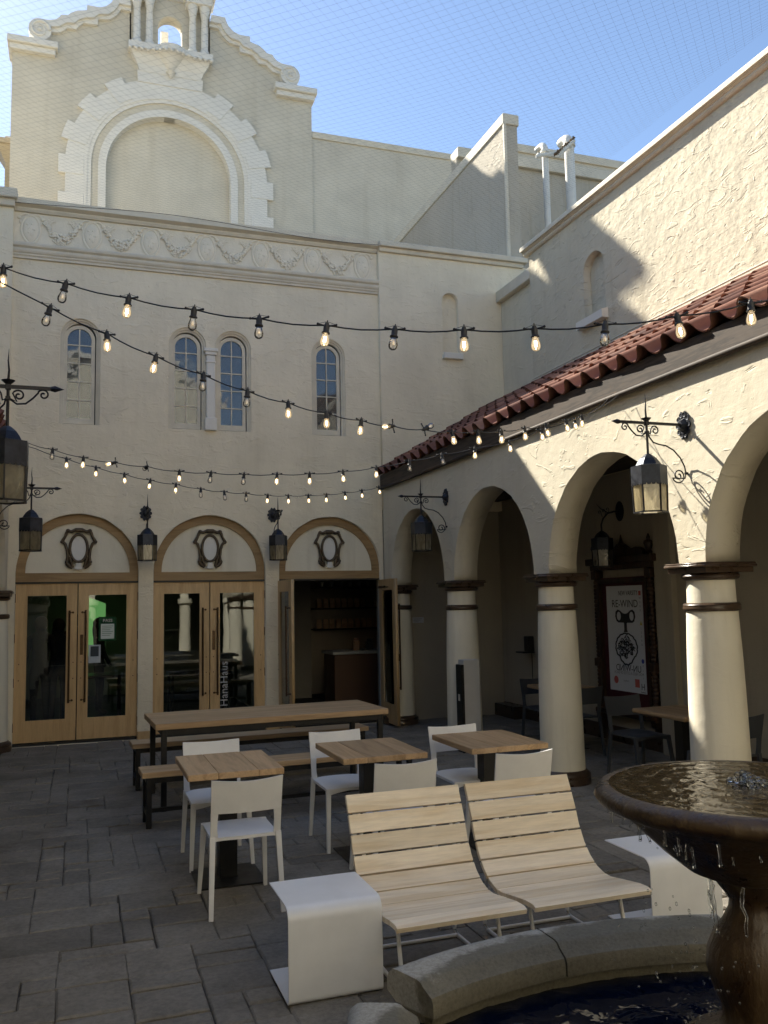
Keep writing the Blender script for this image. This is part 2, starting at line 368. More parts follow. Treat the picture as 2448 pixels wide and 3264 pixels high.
def piece(src, parent, loc=None, rot=None, name=None):
    c = src.copy(); COL.objects.link(c); c.parent = parent
    if loc is not None: c.location = loc
    if rot is not None: c.rotation_euler = rot
    return c
def slab_mesh(outer, holes, t0, t1, mp, wob=0.0):
    """flat plate with holes: outer/holes are [(u,v)], thickness t0..t1, mp(u,v,t)->xyz"""
    cu = bpy.data.curves.new('tmp', 'CURVE'); cu.dimensions = '2D'; cu.fill_mode = 'BOTH'; cu.extrude = 0.5
    for poly in [outer]+holes:
        sp = cu.splines.new('POLY'); sp.points.add(len(poly)-1); sp.use_cyclic_u = True
        for q, (a, b) in zip(sp.points, poly): q.co = (a, b, 0, 1)
    ob = bpy.data.objects.new('tmp', cu); me = bpy.data.meshes.new_from_object(ob)
    bpy.data.objects.remove(ob); bpy.data.curves.remove(cu)
    for v in me.vertices:
        a, b, t = v.co; v.co = Vector(mp(a, b, t0 if t < 0 else t1))
    bm = bmesh.new(); bm.from_mesh(me); bmesh.ops.remove_doubles(bm, verts=bm.verts, dist=1e-5); bmesh.ops.recalc_face_normals(bm, faces=bm.faces); bm.to_mesh(me); bm.free()
    me.materials.clear(); return me
def XZ(u, v, t): return (u, t, v)        # facade planes: u = X, v = Z, t = Y
def YZ(u, v, t): return (t, u, v)        # side planes: u = Y, v = Z, t = X
def arch_poly(cx, hw, z0, zs, n=24, rz=None, wob=0.0, seed=0):
    """round-headed opening, half width hw, sill z0, springing zs"""
    rz = hw if rz is None else rz
    pts = [(cx-hw, z0), (cx+hw, z0)]
    for k in range(n+1):
        a = math.pi*k/n; q = 1.0+wob*noise.noise(Vector((cx*3.1, k*0.55, seed)))
        pts.append((cx+hw*math.cos(a)*q, zs+rz*math.sin(a)*q))
    return pts
def text_mesh(body, size, mp, align='CENTER', ext=0.001, flip=False, spacing=1.0, sx=1.0):
    cu = bpy.data.curves.new('tmp', 'FONT'); cu.body = body; cu.size = size; cu.align_x = align; cu.align_y = 'CENTER'; cu.extrude = ext; cu.space_character = spacing; cu.resolution_u = 3
    ob = bpy.data.objects.new('tmp', cu); me = bpy.data.meshes.new_from_object(ob); bpy.data.objects.remove(ob); bpy.data.curves.remove(cu)
    for v in me.vertices:
        a, b, t = v.co; v.co = Vector(mp((-a if flip else a)*sx, b, t))
    me.materials.clear(); return me

# ------------------------------------------------------------------ key dimensions (metres; camera stands at X=0, Y=0)
YF = 12.90          # facade wall face
YD = 13.00          # door plane
XA, XA2 = 4.50, 4.825   # right arcade wall faces
XL, XL2 = -0.93, -1.255 # left arcade wall faces
COLY = [12.70, 10.33, 7.95, 5.60, 3.23, 0.86, -1.51]
SPR, RAD = 2.10, 1.02
XB = 6.62           # arcade back wall
XU = 6.58           # upper wall face
YG = 21.0           # gable face

# ================================================================== GROUND AND PAVERS
g = MB(); g.box(-150, 150, -150, 150, -0.30, -0.016)
ground = struct(g.build('ground', M['joint']))
def make_pavers():
    rnd = random.Random(11); cell = 0.17
    x0, y0 = -0.93, 2.2; nx, ny = 45, 64
    grid = [[0]*ny for _ in range(nx)]; rects = []
    shapes = [(2, 2), (3, 2), (2, 1), (1, 1), (3, 2), (2, 1), (1, 2), (3, 1), (2, 2), (4, 2), (4, 2), (1, 1)]
    for j in range(ny):
        for i in range(nx):
            if grid[i][j]: continue
            for t in range(8):
                w, h = rnd.choice(shapes)
                if i+w > nx or j+h > ny: continue
                if all(not grid[a][b] for a in range(i, i+w) for b in range(j, j+h)): break
            else: w = h = 1
            for a in range(i, i+w):
                for b in range(j, j+h): grid[a][b] = 1
            rects.append((x0+i*cell, y0+j*cell, w*cell, h*cell))
    rects = [r for r in rects if not (1.2 < r[0]+r[2]/2 < 2.8 and r[1]+r[3]/2 < 3.1)]
    rects.sort(key=lambda r: -(r[2]*r[3])/((r[0]+r[2]/2)**2+(r[1]+r[3]/2)**2)*(0.2 if r[0] > 4.4 else 1.0))
    def one(mb, x, y, w, h):
        gap = rnd.choice([0.0004, 0.001, 0.002, 0.005])*rnd.uniform(0.7, 1.5); c = rnd.uniform(0.004, 0.013); zt = rnd.uniform(-0.003, 0.003)
        tx, ty = rnd.uniform(-.002, .002), rnd.uniform(-.002, .002)
        gy = gap*rnd.uniform(1.0, 3.5); a = (x+gap, y+gy, x+w-gap, y+h-gy)
        lo = [(a[0], a[1]), (a[2], a[1]), (a[2], a[3]), (a[0], a[3])]
        j = [(rnd.uniform(-.004, .004), rnd.uniform(-.004, .004)) for _ in range(4)]
        lo = [(p[0]+q[0], p[1]+q[1]) for p, q in zip(lo, j)]
        hi = [(p[0]+(c if k in (0, 3) else -c), p[1]+(c if k in (0, 1) else -c)) for k, p in enumerate(lo)]
        zs = [zt+tx*(1 if k in (1, 2) else -1)+ty*(1 if k > 1 else -1) for k in range(4)]
        v = [(p[0], p[1], -0.03) for p in lo]+[(p[0], p[1], z-c*0.7) for p, z in zip(lo, zs)]+[(p[0], p[1], z) for p, z in zip(hi, zs)]
        f = [(8, 9, 10, 11)]+[(k, (k+1) % 4, (k+1) % 4+4, k+4) for k in range(4)]+[(k+4, (k+1) % 4+4, (k+1) % 4+8, k+8) for k in range(4)]
        mb.add(v, f)
    rest = MB()
    for k, (x, y, wd, h) in enumerate(rects):
        if k < 300:
            mb = MB(); one(mb, x, y, wd, h); mb.build('paver', M['paver'], ground)
        else: one(rest, x, y, wd, h)
    o = rest.build('far_pavers', M['paver'], ground); o['kind'] = 'stuff'
make_pavers()

# ================================================================== COURTYARD FACADE (shop building)
fac = thing('shop_building', 'cream stucco building with garland frieze, arched upper windows and three arched doorways', 'building', (1.8, YF, 0))
DOORC = [-0.02, 1.815, 3.645]; DHW = 0.815; DSP = 2.36
WINC = [-0.04, 1.47, 2.15, 3.65]; WHW, WZ0, WZS = 0.275, 4.45, 5.725
holes = [arch_poly(c, DHW, 0.0, DSP, 28, wob=0.010, seed=c) for c in DOORC]+[arch_poly(c, WHW, WZ0, WZS, 20) for c in WINC]
link('wall', slab_mesh([(-0.97, -0.06), (4.50, -0.06), (4.50, 7.02), (-0.97, 7.02)], holes, YF, YF+0.26, XZ), M['cream'], fac)
# raised right bay with blind niche, its coping, and left corner pier
nich = arch_poly(5.74, 0.145, 5.90, 6.79, 16)
link('wall_bay', slab_mesh([(4.497, 3.30), (7.2, 3.30), (7.2, 7.52), (4.497, 7.52)], [nich], YF-0.08, YF+0.2, XZ), M['cream'], fac)
MB().box(5.55, 5.95, YF+0.02, YF+0.06, 5.85, 6.99).build('niche_back', M['cream'], fac)
MB().cbox(5.575, 5.925, YF-0.15, YF-0.02, 5.80, 5.90, 0.006).build('niche_sill', M['trim'], fac)
b = MB(); b.cbox(4.49, 7.17, YF-0.19, YF+0.22, 7.57, 7.66, 0.01); b.cbox(4.50, 7.12, YF-0.13, YF+0.21, 7.50, 7.58, 0.01); b.build('bay_coping', M['coping'], fac)
MB().box(-1.9, -0.957, YF-0.10, YF+0.2, 3.9, 7.52).build('corner_pier', M['cream'], fac)
b = MB(); b.cbox(-2.0, -0.91, YF-0.22, YF+0.22, 7.60, 7.74, 0.012); b.cbox(-1.95, -0.94, YF-0.16, YF+0.21, 7.50, 7.61, 0.01); b.build('pier_coping', M['coping'], fac)
# frieze, mouldings and coping of the main bay
MB().box(-0.957, 4.497, YF+0.004, YF+0.2, 7.022, 7.50).build('frieze_panel', M['relief'], fac)
prof = [(0, 6.80), (-0.03, 6.805), (-0.03, 6.835), (-0.045, 6.85), (-0.045, 6.87), (-0.06, 6.885), (-0.07, 6.91), (-0.07, 6.935), (-0.055, 6.945), (-0.085, 6.97), (-0.09, 7.0), (-0.085, 7.02), (0.05, 7.025), (0.05, 6.80)]
MB().prism(prof, -0.956, 4.496, lambda a, z, t: (t, YF+a-0.002, z)).build('moulding', M['coping'], fac)
prof = [(0.02, 7.49), (-0.03, 7.495), (-0.05, 7.53), (-0.05, 7.55), (-0.12, 7.58), (-0.12, 7.66), (0.18, 7.69), (0.18, 7.49)]
MB().prism(prof, -0.955, 4.495, lambda a, z, t: (t, YF+a, z)).build('coping', M['coping'], fac)
# cartouches and garlands
def cartouche_mesh():
    m = MB()
    def fn(u, v):
        a = 2*math.pi*u; k = 1-0.12*math.sin(a) if math.sin(a) < 0 else 1
        return (v*0.118*math.cos(a)*(1.0 if math.sin(a) > 0 else (1-0.22*(-math.sin(a))**2)), -0.055*(1-v**2)**0.5-0.004, v*0.20*math.sin(a))
    V = []; F = []
    nu, nv = 26, 6
    for j in range(nv+1):
        for i in range(nu): V.append(fn(i/nu, max(1e-3, j/nv)))
    for j in range(nv):
        for i in range(nu): F.append((j*nu+i, j*nu+(i+1) % nu, (j+1)*nu+(i+1) % nu, (j+1)*nu+i))
    m.add(V, F)
    ring = [(0.125*math.cos(2*math.pi*k/30)*(1.0 if math.sin(2*math.pi*k/30) > 0 else (1-0.22*math.sin(2*math.pi*k/30)**2)), -0.012, 0.208*math.sin(2*math.pi*k/30)) for k in range(30)]
    m.tube(ring, 0.020, 6, closed=True)
    for s in (-1, 1):   # scrolled ears and ribbon
        m.tube([(s*(0.02+0.13*t), -0.016, 0.205+0.035*math.sin(t*3.1)-0.03*t) for t in [i/8 for i in range(9)]], [0.018*(1-0.5*abs(i/8-0.4)) for i in range(9)], 6)
        m.ball((s*0.155, -0.012, 0.165), 0.03, 0.022, 0.026); m.ball((s*0.135, -0.012, 0.10), 0.018, 0.016, 0.03)
    rr = random.Random(3)
    for k in range(9): m.ball((rr.uniform(-.05, .05), -0.054, rr.uniform(-.1, .1)), 0.014, 0.012, 0.016, 6, 4)
    return m.mesh('cartouche', 50)
def garland_mesh(seed):
    m = MB(); rr = random.Random(seed)
    for k in range(19):
        t = k/18; x = -0.225+0.45*t; z = 0.085-0.21*math.sin(math.pi*t); th = 0.035+0.045*math.sin(math.pi*t)
        for q in range(6):
            a = rr.uniform(-1, 1); m.ball((x+rr.uniform(-.014, .014), -0.020-0.028*(1-a*a)+rr.uniform(-.006, .006), z+a*th), rr.uniform(.017, .026), rr.uniform(.016, .026), rr.uniform(.015, .024), 6, 4)
    for s in (-1, 1):
        for q in range(5):
            t = q/4; m.tube([(s*(0.23+0.03*math.sin(q)), -0.014, 0.09), (s*(0.20-0.05*t), -0.03, 0.12+0.04*math.sin(q*1.7)), (s*(0.13-0.06*t), -0.016, 0.15+0.03*math.cos(q*2.1))], [0.016, 0.014, 0.005], 5)
    return m.mesh('garland', 60)
cm = cartouche_mesh()
for k in range(7):
    o = link('shield_relief', cm, M['relief'], fac, False); o.location = (-0.735+k*0.829-1.8, 0.006, 7.245); o.scale = (1, 0.7, 1)
for k in range(6):
    o = link('garland_relief', garland_mesh(k), M['relief'], fac, False); o.location = (-0.735+(k+0.5)*0.829-1.8, 0.006, 7.26); o.scale = (1, 0.55, 1)
# upper windows
def window(cx, lift):
    ring = lambda a, b, y0, y1, z0a, z0b, nm, mat, par: link(nm, slab_mesh(arch_poly(cx, a, z0a, WZS, 22), [arch_poly(cx, b, z0b, WZS, 22)], y0, y1, XZ), mat, par)
    sash = link('window', slab_mesh(arch_poly(cx-0.012, 0.214, WZ0+0.02, WZS-0.02, 22), [arch_poly(cx-0.012, 0.163, WZ0+0.105, WZS-0.02, 22)], YF+0.075, YF+0.115, XZ), M['coping'], fac)
    ring(0.2735, 0.243, YF+0.028, YF+0.14, WZ0+0.001, WZ0-0.0005+0.002, 'frame', M['coping'], sash)
    ring(0.2425, 0.2165, YF+0.05, YF+0.14, WZ0+0.003, WZ0+0.004, 'frame', M['coping'], sash)
    x = cx-0.012; zr = [WZ0+0.105, 4.815, 5.085, 5.355, 5.625]
    MB().box(x-0.008, x+0.008, YF+0.082, YF+0.108, zr[0], WZS+0.142).build('muntin', M['coping'], sash)
    for z in zr[1:]: MB().box(x-0.163, x+0.163, YF+0.084, YF+0.106, z-0.008, z+0.008).build('muntin', M['coping'], sash)
    for s in (0, 1):
        xa, xb = (x-0.163, x-0.008) if s == 0 else (x+0.008, x+0.163)
        for i in range(4):
            # old panes sit at slightly different angles
            t = random.uniform(-.0012, .0012); m = MB(); za, zb = zr[i]+0.008*(i > 0), zr[i+1]-0.008
            m.add([(xa, YF+0.098+t, za), (xb, YF+0.098-t, za), (xb, YF+0.098-t*0.4, zb), (xa, YF+0.098+t*0.5, zb), (xa, YF+0.101, za), (xb, YF+0.101, za), (xb, YF+0.101, zb), (xa, YF+0.101, zb)], [(0, 1, 2, 3), (7, 6, 5, 4), (0, 4, 5, 1), (3, 2, 6, 7), (0, 3, 7, 4), (1, 5, 6, 2)])
            m.build('pane', M['winglass'], sash)
        pts = [(xa if s else xb, zr[4]+0.008), (xb if s else xa, zr[4]+0.008)]+[(x+(1 if s else -1)*max(0.008, 0.163*math.cos(a)), WZS-0.02+0.163*math.sin(a)) for a in [math.pi/2*k/8 for k in range(9)]]
        MB().prism(pts, YF+0.098, YF+0.101, XZ).build('pane', M['winglass'], sash)
    for z in (4.75, 5.55): MB().cbox(cx+(0.21 if cx > 1.6 else -0.235), cx+(0.232 if cx > 1.6 else -0.213), YF+0.055, YF+0.08, z, z+0.09, 0.004).build('hinge', M['coping'], sash)
for c in WINC: window(c, 0)
# engaged colonnette between the paired windows
b = MB(); X = 1.81
b.cbox(X-0.105, X+0.105, YF-0.075, YF+0.02, 5.64, 5.69, 0.006); b.cbox(X-0.085, X+0.085, YF-0.06, YF+0.02, 5.59, 5.642, 0.006); b.cbox(X-0.066, X+0.066, YF-0.045, YF+0.02, 4.62, 5.592, 0.012)
b.cbox(X-0.075, X+0.075, YF-0.055, YF+0.02, 5.47, 5.50, 0.006); b.cbox(X-0.09, X+0.09, YF-0.065, YF+0.02, 4.44, 4.63, 0.01)
b.build('colonnette', M['trim'], fac)
# arched door surrounds with ornament
def ornament(cx, par):
    zc = 2.69; y = YD-0.012
    m = MB()
    ell = [(cx+0.118*math.cos(2*math.pi*k/32), y-0.018, zc+0.195*math.sin(2*math.pi*k/32)) for k in range(32)]
    m.tube(ell, 0.020, 8, closed=True)
    for s in (-1, 1):
        P = lambda *q: [(cx+s*a, y-0.012, zc+c) for a, c in q]
        m.tube(P((0.0, 0.255), (0.05, 0.258), (0.10, 0.235), (0.145, 0.245), (0.165, 0.215), (0.185, 0.16), (0.215, 0.105), (0.225, 0.085)), [0.026, 0.026, 0.022, 0.026, 0.022, 0.019, 0.024, 0.015], 8)
        m.tube(P((0.215, 0.09), (0.18, 0.06), (0.155, -0.02), (0.145, -0.12), (0.15, -0.17), (0.155, -0.20)), [0.022, 0.020, 0.019, 0.020, 0.022, 0.022], 8)
        m.tube(P((0.12, -0.12), (0.10, -0.19), (0.075, -0.27)), [0.022, 0.026, 0.016], 8)
        m.ball((cx+s*0.155, y-0.02, zc-0.195), 0.028, 0.022, 0.028); m.ball((cx+s*0.145, y-0.02, zc+0.245), 0.030, 0.024, 0.030); m.ball((cx+s*0.222, y-0.02, zc+0.09), 0.027, 0.02, 0.025)
        m.tube(P((0.155, -0.21), (0.12, -0.25), (0.08, -0.28)), [0.028, 0.026, 0.016], 8)
    m.cbox(cx-0.06, cx+0.06, y-0.05, y, zc+0.225, zc+0.285, 0.015)
    o = m.build('ornament', M['ornament'], par, 50)
    m = MB(); m.prism([(cx+0.10*math.cos(2*math.pi*k/28), zc+0.172*math.sin(2*math.pi*k/28)) for k in range(28)], y-0.008, y+0.01, XZ); m.build('oval', M['trim'], par)
    m = MB(); m.prism([(cx-0.028, zc-0.20), (cx+0.028, zc-0.20), (cx+0.04, zc-0.26), (cx+0.055, zc-0.285), (cx+0.02, zc-0.30), (cx-0.02, zc-0.30), (cx-0.055, zc-0.285), (cx-0.04, zc-0.26)], y-0.03, y+0.004, XZ); m.build('shell', M['trim'], par)
for c in DOORC:
    fr = link('arch_frame', slab_mesh(arch_poly(c, DHW+0.03, 2.222, DSP, 30), [arch_poly(c, 0.695, 2.345, 2.36, 30)], YD-0.01, YD+0.06, XZ), M['archframe'], fac)
    MB().prism(arch_poly(c, 0.72, 2.30, 2.36, 30), YD+0.02, YD+0.05, XZ).build('tympanum', M['column'], fr)
    MB().box(c-DHW-0.01, c+DHW+0.01, YD-0.02, YD+0.05, 2.198, 2.221).build('head_trim', M['steel'], fr)
    ornament(c, fr)
    MB().box(c-DHW+0.005, c+DHW-0.005, YF+0.05, YD+0.12, -0.01, 0.032).build('threshold', M['steel'], fac)
# piers' dark base blocks
for x0, x1 in ((0.80, 0.995), (2.635, 2.825)):
    MB().cbox(x0-0.006, x1+0.006, YF-0.012, YF+0.10, 0.0, 0.11, 0.006).build('pier_base', M['door'], fac)
def rect(a, b, c, d): return [(a, c), (b, c), (b, d), (a, d)]
def door_leaf(side, hinge=None, swing=0):
    """leaf in local coords: x from hinge (0) to free edge (W), y thickness, z up; side=+1 hinge left"""
    W, z0, z1 = 0.805, 0.04, 2.195
    mp = (lambda u, v, t: (u*side, t, v))
    leaf = link('door', slab_mesh(rect(0, W, z0, z1), [rect(0.155, W-0.14, z0+0.29, z1-0.165)], -0.022, 0.022, mp), M['door'], fac, False)
    def sub(mb, nm, mat): return mb.build(nm, mat, leaf, None, False)
    m = MB(); m.box(min(0.156*side, (W-0.141)*side), max(0.156*side, (W-0.141)*side), -0.006, 0.006, z0+0.291, z1-0.166); sub(m, 'pane', M['glass'])
    hx = (W-0.10)*side
    for yy in (-1,):
        m = MB(); m.tube([(hx, -0.075, 0.55), (hx, -0.075, 1.82)], 0.014, 10)
        for z in (0.58, 1.79): m.tube([(hx, -0.075, z), (hx+0.02*side, -0.02, z)], 0.011, 8); m.tube([(hx+0.045*side, -0.024, z), (hx+0.045*side, -0.03, z)], 0.016, 10)
        o = sub(m, 'handle', M['bronze'])
    m = MB()
    for z in (1.10, 0.88):
        for u in (0.06, W-0.045): m.tube([(u*side, -0.022, z), (u*side, -0.028, z)], 0.008, 8)
    sub(m, 'bolt', M['bronze'])
    for z in (0.25, 0.85, 1.45, 2.0):
        m = MB(); m.tube([(-0.006*side, -0.028, z-0.06), (-0.006*side, -0.028, z+0.06)], 0.010, 8); sub(m, 'hinge', M['bronze'])
    return leaf
for di, c in enumerate(DOORC):
    for s in (1, -1):
        lf = door_leaf(s); hx = c-s*(DHW-0.003)
        lf.location = (hx-1.8, YD+0.03-YF, 0)
        if di == 2:
            lf.location.y = YD-0.05-YF; lf.rotation_euler = (0, 0, -s*R(88))
        if s == -1 and di < 2:
            m = MB(); m.cbox(-0.805+0.03, -0.805+0.07, -0.032, -0.02, 1.20, 1.48, 0.004); m.tube([(-0.755, -0.032, 1.40), (-0.755, -0.045, 1.40)], 0.012, 10); m.build('lock_plate', M['bronze'], lf, None, False)
        if s == -1 and di == 0:   # paper notices behind the glass
            m = MB(); m.box(-0.53, -0.29, 0.008, 0.010, 1.38, 1.72); m.build('notice', plain('green_card', (0.045, 0.20, 0.09), 0.6), lf, None, False)
            m = MB(); m.box(-0.50, -0.32, -0.009, -0.0075, 1.41, 1.62); m.build('notice', plain('white_paper', (0.55, 0.6, 0.56), 0.7), lf, None, False)
            link('notice_text', text_mesh('PASS', 0.062, lambda u, v, t: (-0.41+u, -0.0095-t, 1.665+v)), M['trim'], lf, False)
            tx = MB()
            for k in range(6): tx.box(-0.485, -0.335-0.02*(k % 3), -0.0105, -0.0095, 1.585-0.026*k, 1.592-0.026*k)
            tx.build('notice_text', plain('print_green', (0.12, 0.22, 0.12), 0.7), lf, None, False)
            m = MB(); m.box(-0.66, -0.50, -0.009, -0.0075, 1.08, 1.33); m.build('notice', plain('white_paper_b', (0.42, 0.46, 0.5), 0.7), lf, None, False)
            m = MB(); m.box(-0.635, -0.525, -0.0105, -0.0095, 1.17, 1.31); m.build('notice_picture', plain('dark_print', (0.03, 0.04, 0.05), 0.7), lf, None, False)
        if s == -1 and di == 1:   # shop name running up the glass
            link('lettering', text_mesh('HanaHaus', 0.16, lambda u, v, t: (-0.60-v, -0.0095-t, 0.70+u), spacing=1.02, sx=0.98), plain('pale_vinyl', (0.42, 0.42, 0.42), 0.6), lf, False)
        if di == 2 and s == -1:
            m = MB(); m.tube([(-0.38, -0.008, 1.60), (-0.38, -0.0095, 1.60)], 0.055, 20); m.lathe([(0.001, 0), (0.001, 0)], 3, cap=False); m.build('sticker', plain('yellow_sticker', (0.55, 0.50, 0.04), 0.6), lf, None, False)
            m = MB(); m.tube([(-0.15, -0.05, 1.02), (-0.66, -0.05, 1.02)], 0.016, 10); m.cbox(-0.72, -0.60, -0.06, -0.022, 0.97, 1.08, 0.008); m.build('push_bar', M['steel'], lf, None, False)

# shop interior
MB().box(-1.9, 6.9, YF+0.27, 20.8, -0.02, 0.004).build('interior_floor', M['dark'], fac)
MB().box(-1.9, 6.9, 19.6, 19.8, 0.0, 3.6).build('interior_wall', M['intwall'], fac)
MB().box(-1.9, -1.7, YF+0.27, 19.8, 0.0, 3.6).build('interior_wall', M['intwall'], fac)
MB().box(6.7, 6.9, YF+0.27, 19.8, 0.0, 3.6).build('interior_wall', M['intwall'], fac)
MB().box(2.95, 3.05, 14.8, 19.6, 0.0, 3.6).build('interior_wall', M['intwall'], fac)
MB().box(3.3, 4.35, 16.9, 17.0, 0.0, 3.6).build('interior_wall', M['intwall'], fac)
MB().box(-1.9, 6.9, YF+0.27, 20.8, 3.6, 3.75).build('ceiling', M['dark'], fac)
MB().box(-1.9, 6.9, YF+0.27, 20.8, 7.15, 7.3).build('flat_roof', M['coping'], fac)
MB().box(-1.9, 6.9, 13.6, 13.7, 3.75, 7.15).build('interior_wall', M['dark'], fac)  # dark backing stands in for the unlit room behind the windows
MB().box(4.52, 6.7, YF+0.06, YF+0.25, -0.05, 3.4).build('end_wall', M['arcade_shade'], fac)

# ================================================================== GABLE BUILDING (theatre) behind
gab = thing('gable_building', 'pale stucco theatre gable with white curved coping, blind arch and bell niche', 'building', (1.95, YG, 0))
GX = 1.95
right_prof = [(0.94, 15.59), (0.95, 16.62), (1.19, 16.62), (1.26, 16.50), (1.36, 16.36), (1.50, 16.25), (1.72, 16.22), (1.74, 16.08), (2.05, 16.06), (2.18, 15.98), (2.25, 15.86), (2.43, 15.86), (2.50, 15.76), (2.62, 15.68), (2.85, 15.66), (2.95, 15.45), (3.0, 15.10), (3.63, 15.10), (3.63, 6.0)]
outl = [(GX+a, z) for a, z in right_prof]+[(GX-a, z) for a, z in reversed(right_prof)]
link('wall', slab_mesh(outl, [arch_poly(GX, 1.52, 10.8, 12.40, 36)], YG, YG+0.45, XZ), M['gable'], gab)
MB().box(GX-1.7, GX+1.7, YG+0.24, YG+0.3, 10.7, 14.1).build('blind_arch_panel', M['gable'], gab)
# coping: thick moulded band following the curve, both sides
cop_top = [(1.0, 16.77), (1.35, 16.77), (1.37, 16.68), (1.43, 16.56), (1.55, 16.44), (1.70, 16.38), (1.98, 16.38), (1.99, 16.24), (2.22, 16.18), (2.34, 16.10), (2.42, 16.02), (2.57, 16.0), (2.60, 15.94), (2.68, 15.86), (2.82, 15.81), (3.0, 15.80)]
cop_low = [(0.95, 16.50), (1.19, 16.50), (1.24, 16.40), (1.33, 16.28), (1.46, 16.17), (1.72, 16.13), (1.74, 15.97), (2.06, 15.95), (2.16, 15.85), (2.22, 15.75), (2.43, 15.75), (2.48, 15.68), (2.60, 15.59), (2.82, 15.56), (2.9, 15.56), (3.0, 15.56)]
for s in (1, -1):
    nm = 'coping'
    m = MB()
    for k in range(len(cop_top)-1):
        a0, a1, b0, b1 = cop_top[k], cop_top[k+1], cop_low[k], cop_low[k+1]
        mid0 = (b0[0]*0.68+a0[0]*0.32, b0[1]*0.68+a0[1]*0.32); mid1 = (b1[0]*0.68+a1[0]*0.32, b1[1]*0.68+a1[1]*0.32)
        m.prism([(GX+s*a0[0], a0[1]), (GX+s*a1[0], a1[1]), (GX+s*mid1[0], mid1[1]), (GX+s*mid0[0], mid0[1])], YG-0.16, YG+0.55, XZ)
        m.prism([(GX+s*mid0[0], mid0[1]), (GX+s*mid1[0], mid1[1]), (GX+s*b1[0], b1[1]), (GX+s*b0[0], b0[1])], YG-0.085, YG+0.50, XZ)
    m.build('coping', M['trim'], gab)
    m = MB()   # volute
    vx, vz = GX+s*3.03, 15.53
    m.prism([(vx+0.255*math.cos(2*math.pi*k/28), vz+0.27*math.sin(2*math.pi*k/28)) for k in range(28)], YG-0.17, YG+0.56, XZ)
    sp = [(vx-s*(0.225*(1-t*0.85))*math.cos(t*11), YG-0.175, vz+(0.235*(1-t*0.85))*math.sin(t*11)) for t in [i/40 for i in range(41)]]
    m.tube(sp, [0.035*(1-0.5*i/40) for i in range(41)], 6); m.ball((vx, YG-0.18, vz), 0.05, 0.04, 0.05)
    m.build('volute', M['trim'], gab, 40)
    m = MB()   # pedestal cap
    xs = sorted((GX+s*2.62, GX+s*3.74)); m.cbox(xs[0], xs[1], YG-0.22, YG+0.7, 15.10, 15.26, 0.015)
    xs = sorted((GX+s*2.68, GX+s*3.69)); m.cbox(xs[0], xs[1], YG-0.14, YG+0.62, 14.96, 15.102, 0.012)
    m.build('pedestal_cap', M['trim'], gab)
# arch surround
def ringseg(r0, r1, a0, a1, y0, y1, zc=12.42, n=6, mb=None):
    mb = mb or MB(); pts = [(GX+r1*math.cos(a0+(a1-a0)*k/n), zc+r1*math.sin(a0+(a1-a0)*k/n)) for k in range(n+1)]+[(GX+r0*math.cos(a1+(a0-a1)*k/n), zc+r0*math.sin(a1+(a0-a1)*k/n)) for k in range(n+1)]
    return mb.prism(pts, y0, y1, XZ)
link('arch_surround', slab_mesh(arch_poly(GX, 2.42, 10.85, 12.42, 48), [arch_poly(GX, 1.93, 10.86, 12.42, 48)], YG-0.07, YG+0.02, XZ), M['trim'], gab)
m = MB()
for (r0, r1, y0, y1) in ((1.84, 1.94, -0.045, 0.03), (1.66, 1.85, 0.03, 0.20), (1.50, 1.68, -0.02, 0.26)):
    for k in range(36): ringseg(r0, r1, math.pi*k/36, math.pi*(k+1)/36, YG+y0, YG+y1, n=1, mb=m)
    for s in (-1, 1):
        xs = sorted((GX+s*r0, GX+s*r1)); m.box(xs[0], xs[1], YG+y0, YG+y1, 10.9, 12.42)
m.build('arch_moulding', M['trim'], gab)
for s in (0, 1):
    for (a0, a1) in ((12.5, 23), (33, 43.2), (52.8, 63.2)):
        b0, b1 = (R(a0), R(a1)) if s == 0 else (R(180-a1), R(180-a0))
        ringseg(2.0, 2.58, b0, b1, YG-0.085, YG+0.01, n=3).build('quoin_block', M['trim'], gab)
    for z in (12.10, 11.17):
        xs = sorted((GX+(1, -1)[s]*2.0, GX+(1, -1)[s]*2.575)); MB().cbox(xs[0], xs[1], YG-0.085, YG+0.01, z, z+0.46, 0.008).build('quoin_block', M['trim'], gab)
MB().prism([(GX-0.78, 14.70), (GX+0.78, 14.70), (GX+0.80, 15.0), (GX-0.80, 15.0)], YG-0.09, YG+0.01, XZ).build('quoin_block', M['trim'], gab)
# corbelled balcony under the bell niche
m = MB()
for (z0, z1, w0, w1, d0, d1) in ((14.97, 15.14, 0.74, 0.80, 0.10, 0.13), (15.14, 15.30, 0.80, 0.90, 0.13, 0.20), (15.30, 15.45, 0.90, 0.97, 0.20, 0.26), (15.45, 15.60, 1.02, 1.02, 0.31, 0.31)):
    m.add([(GX-w0, YG-d0, z0), (GX+w0, YG-d0, z0), (GX+w0, YG+0.1, z0), (GX-w0, YG+0.1, z0), (GX-w1, YG-d1, z1), (GX+w1, YG-d1, z1), (GX+w1, YG+0.1, z1), (GX-w1, YG+0.1, z1)], [(3, 2, 1, 0), (4, 5, 6, 7), (0, 1, 5, 4), (1, 2, 6, 5), (2, 3, 7, 6), (3, 0, 4, 7)])
m.lathe([(0.02, -0.46), (0.08, -0.40), (0.14, -0.30), (0.26, -0.18), (0.38, -0.02), (0.42, 0.0), (0.42, 0.138), (0.30, 0.138)], 28, (GX, YG-0.06, 15.46))
m.lathe([(0.01, -0.14), (0.05, -0.10), (0.09, -0.02), (0.12, 0.0)], 12, (GX, YG-0.16, 15.02))
m.build('corbel', M['trim'], gab, 45)
m = MB()
for k in range(15): m.ball((GX-0.98+1.96*k/14, YG-0.31-(0.15*max(0, 1-((k-7)/4)**2))**1.0, 15.42), 0.05, 0.05, 0.045, 8, 5)
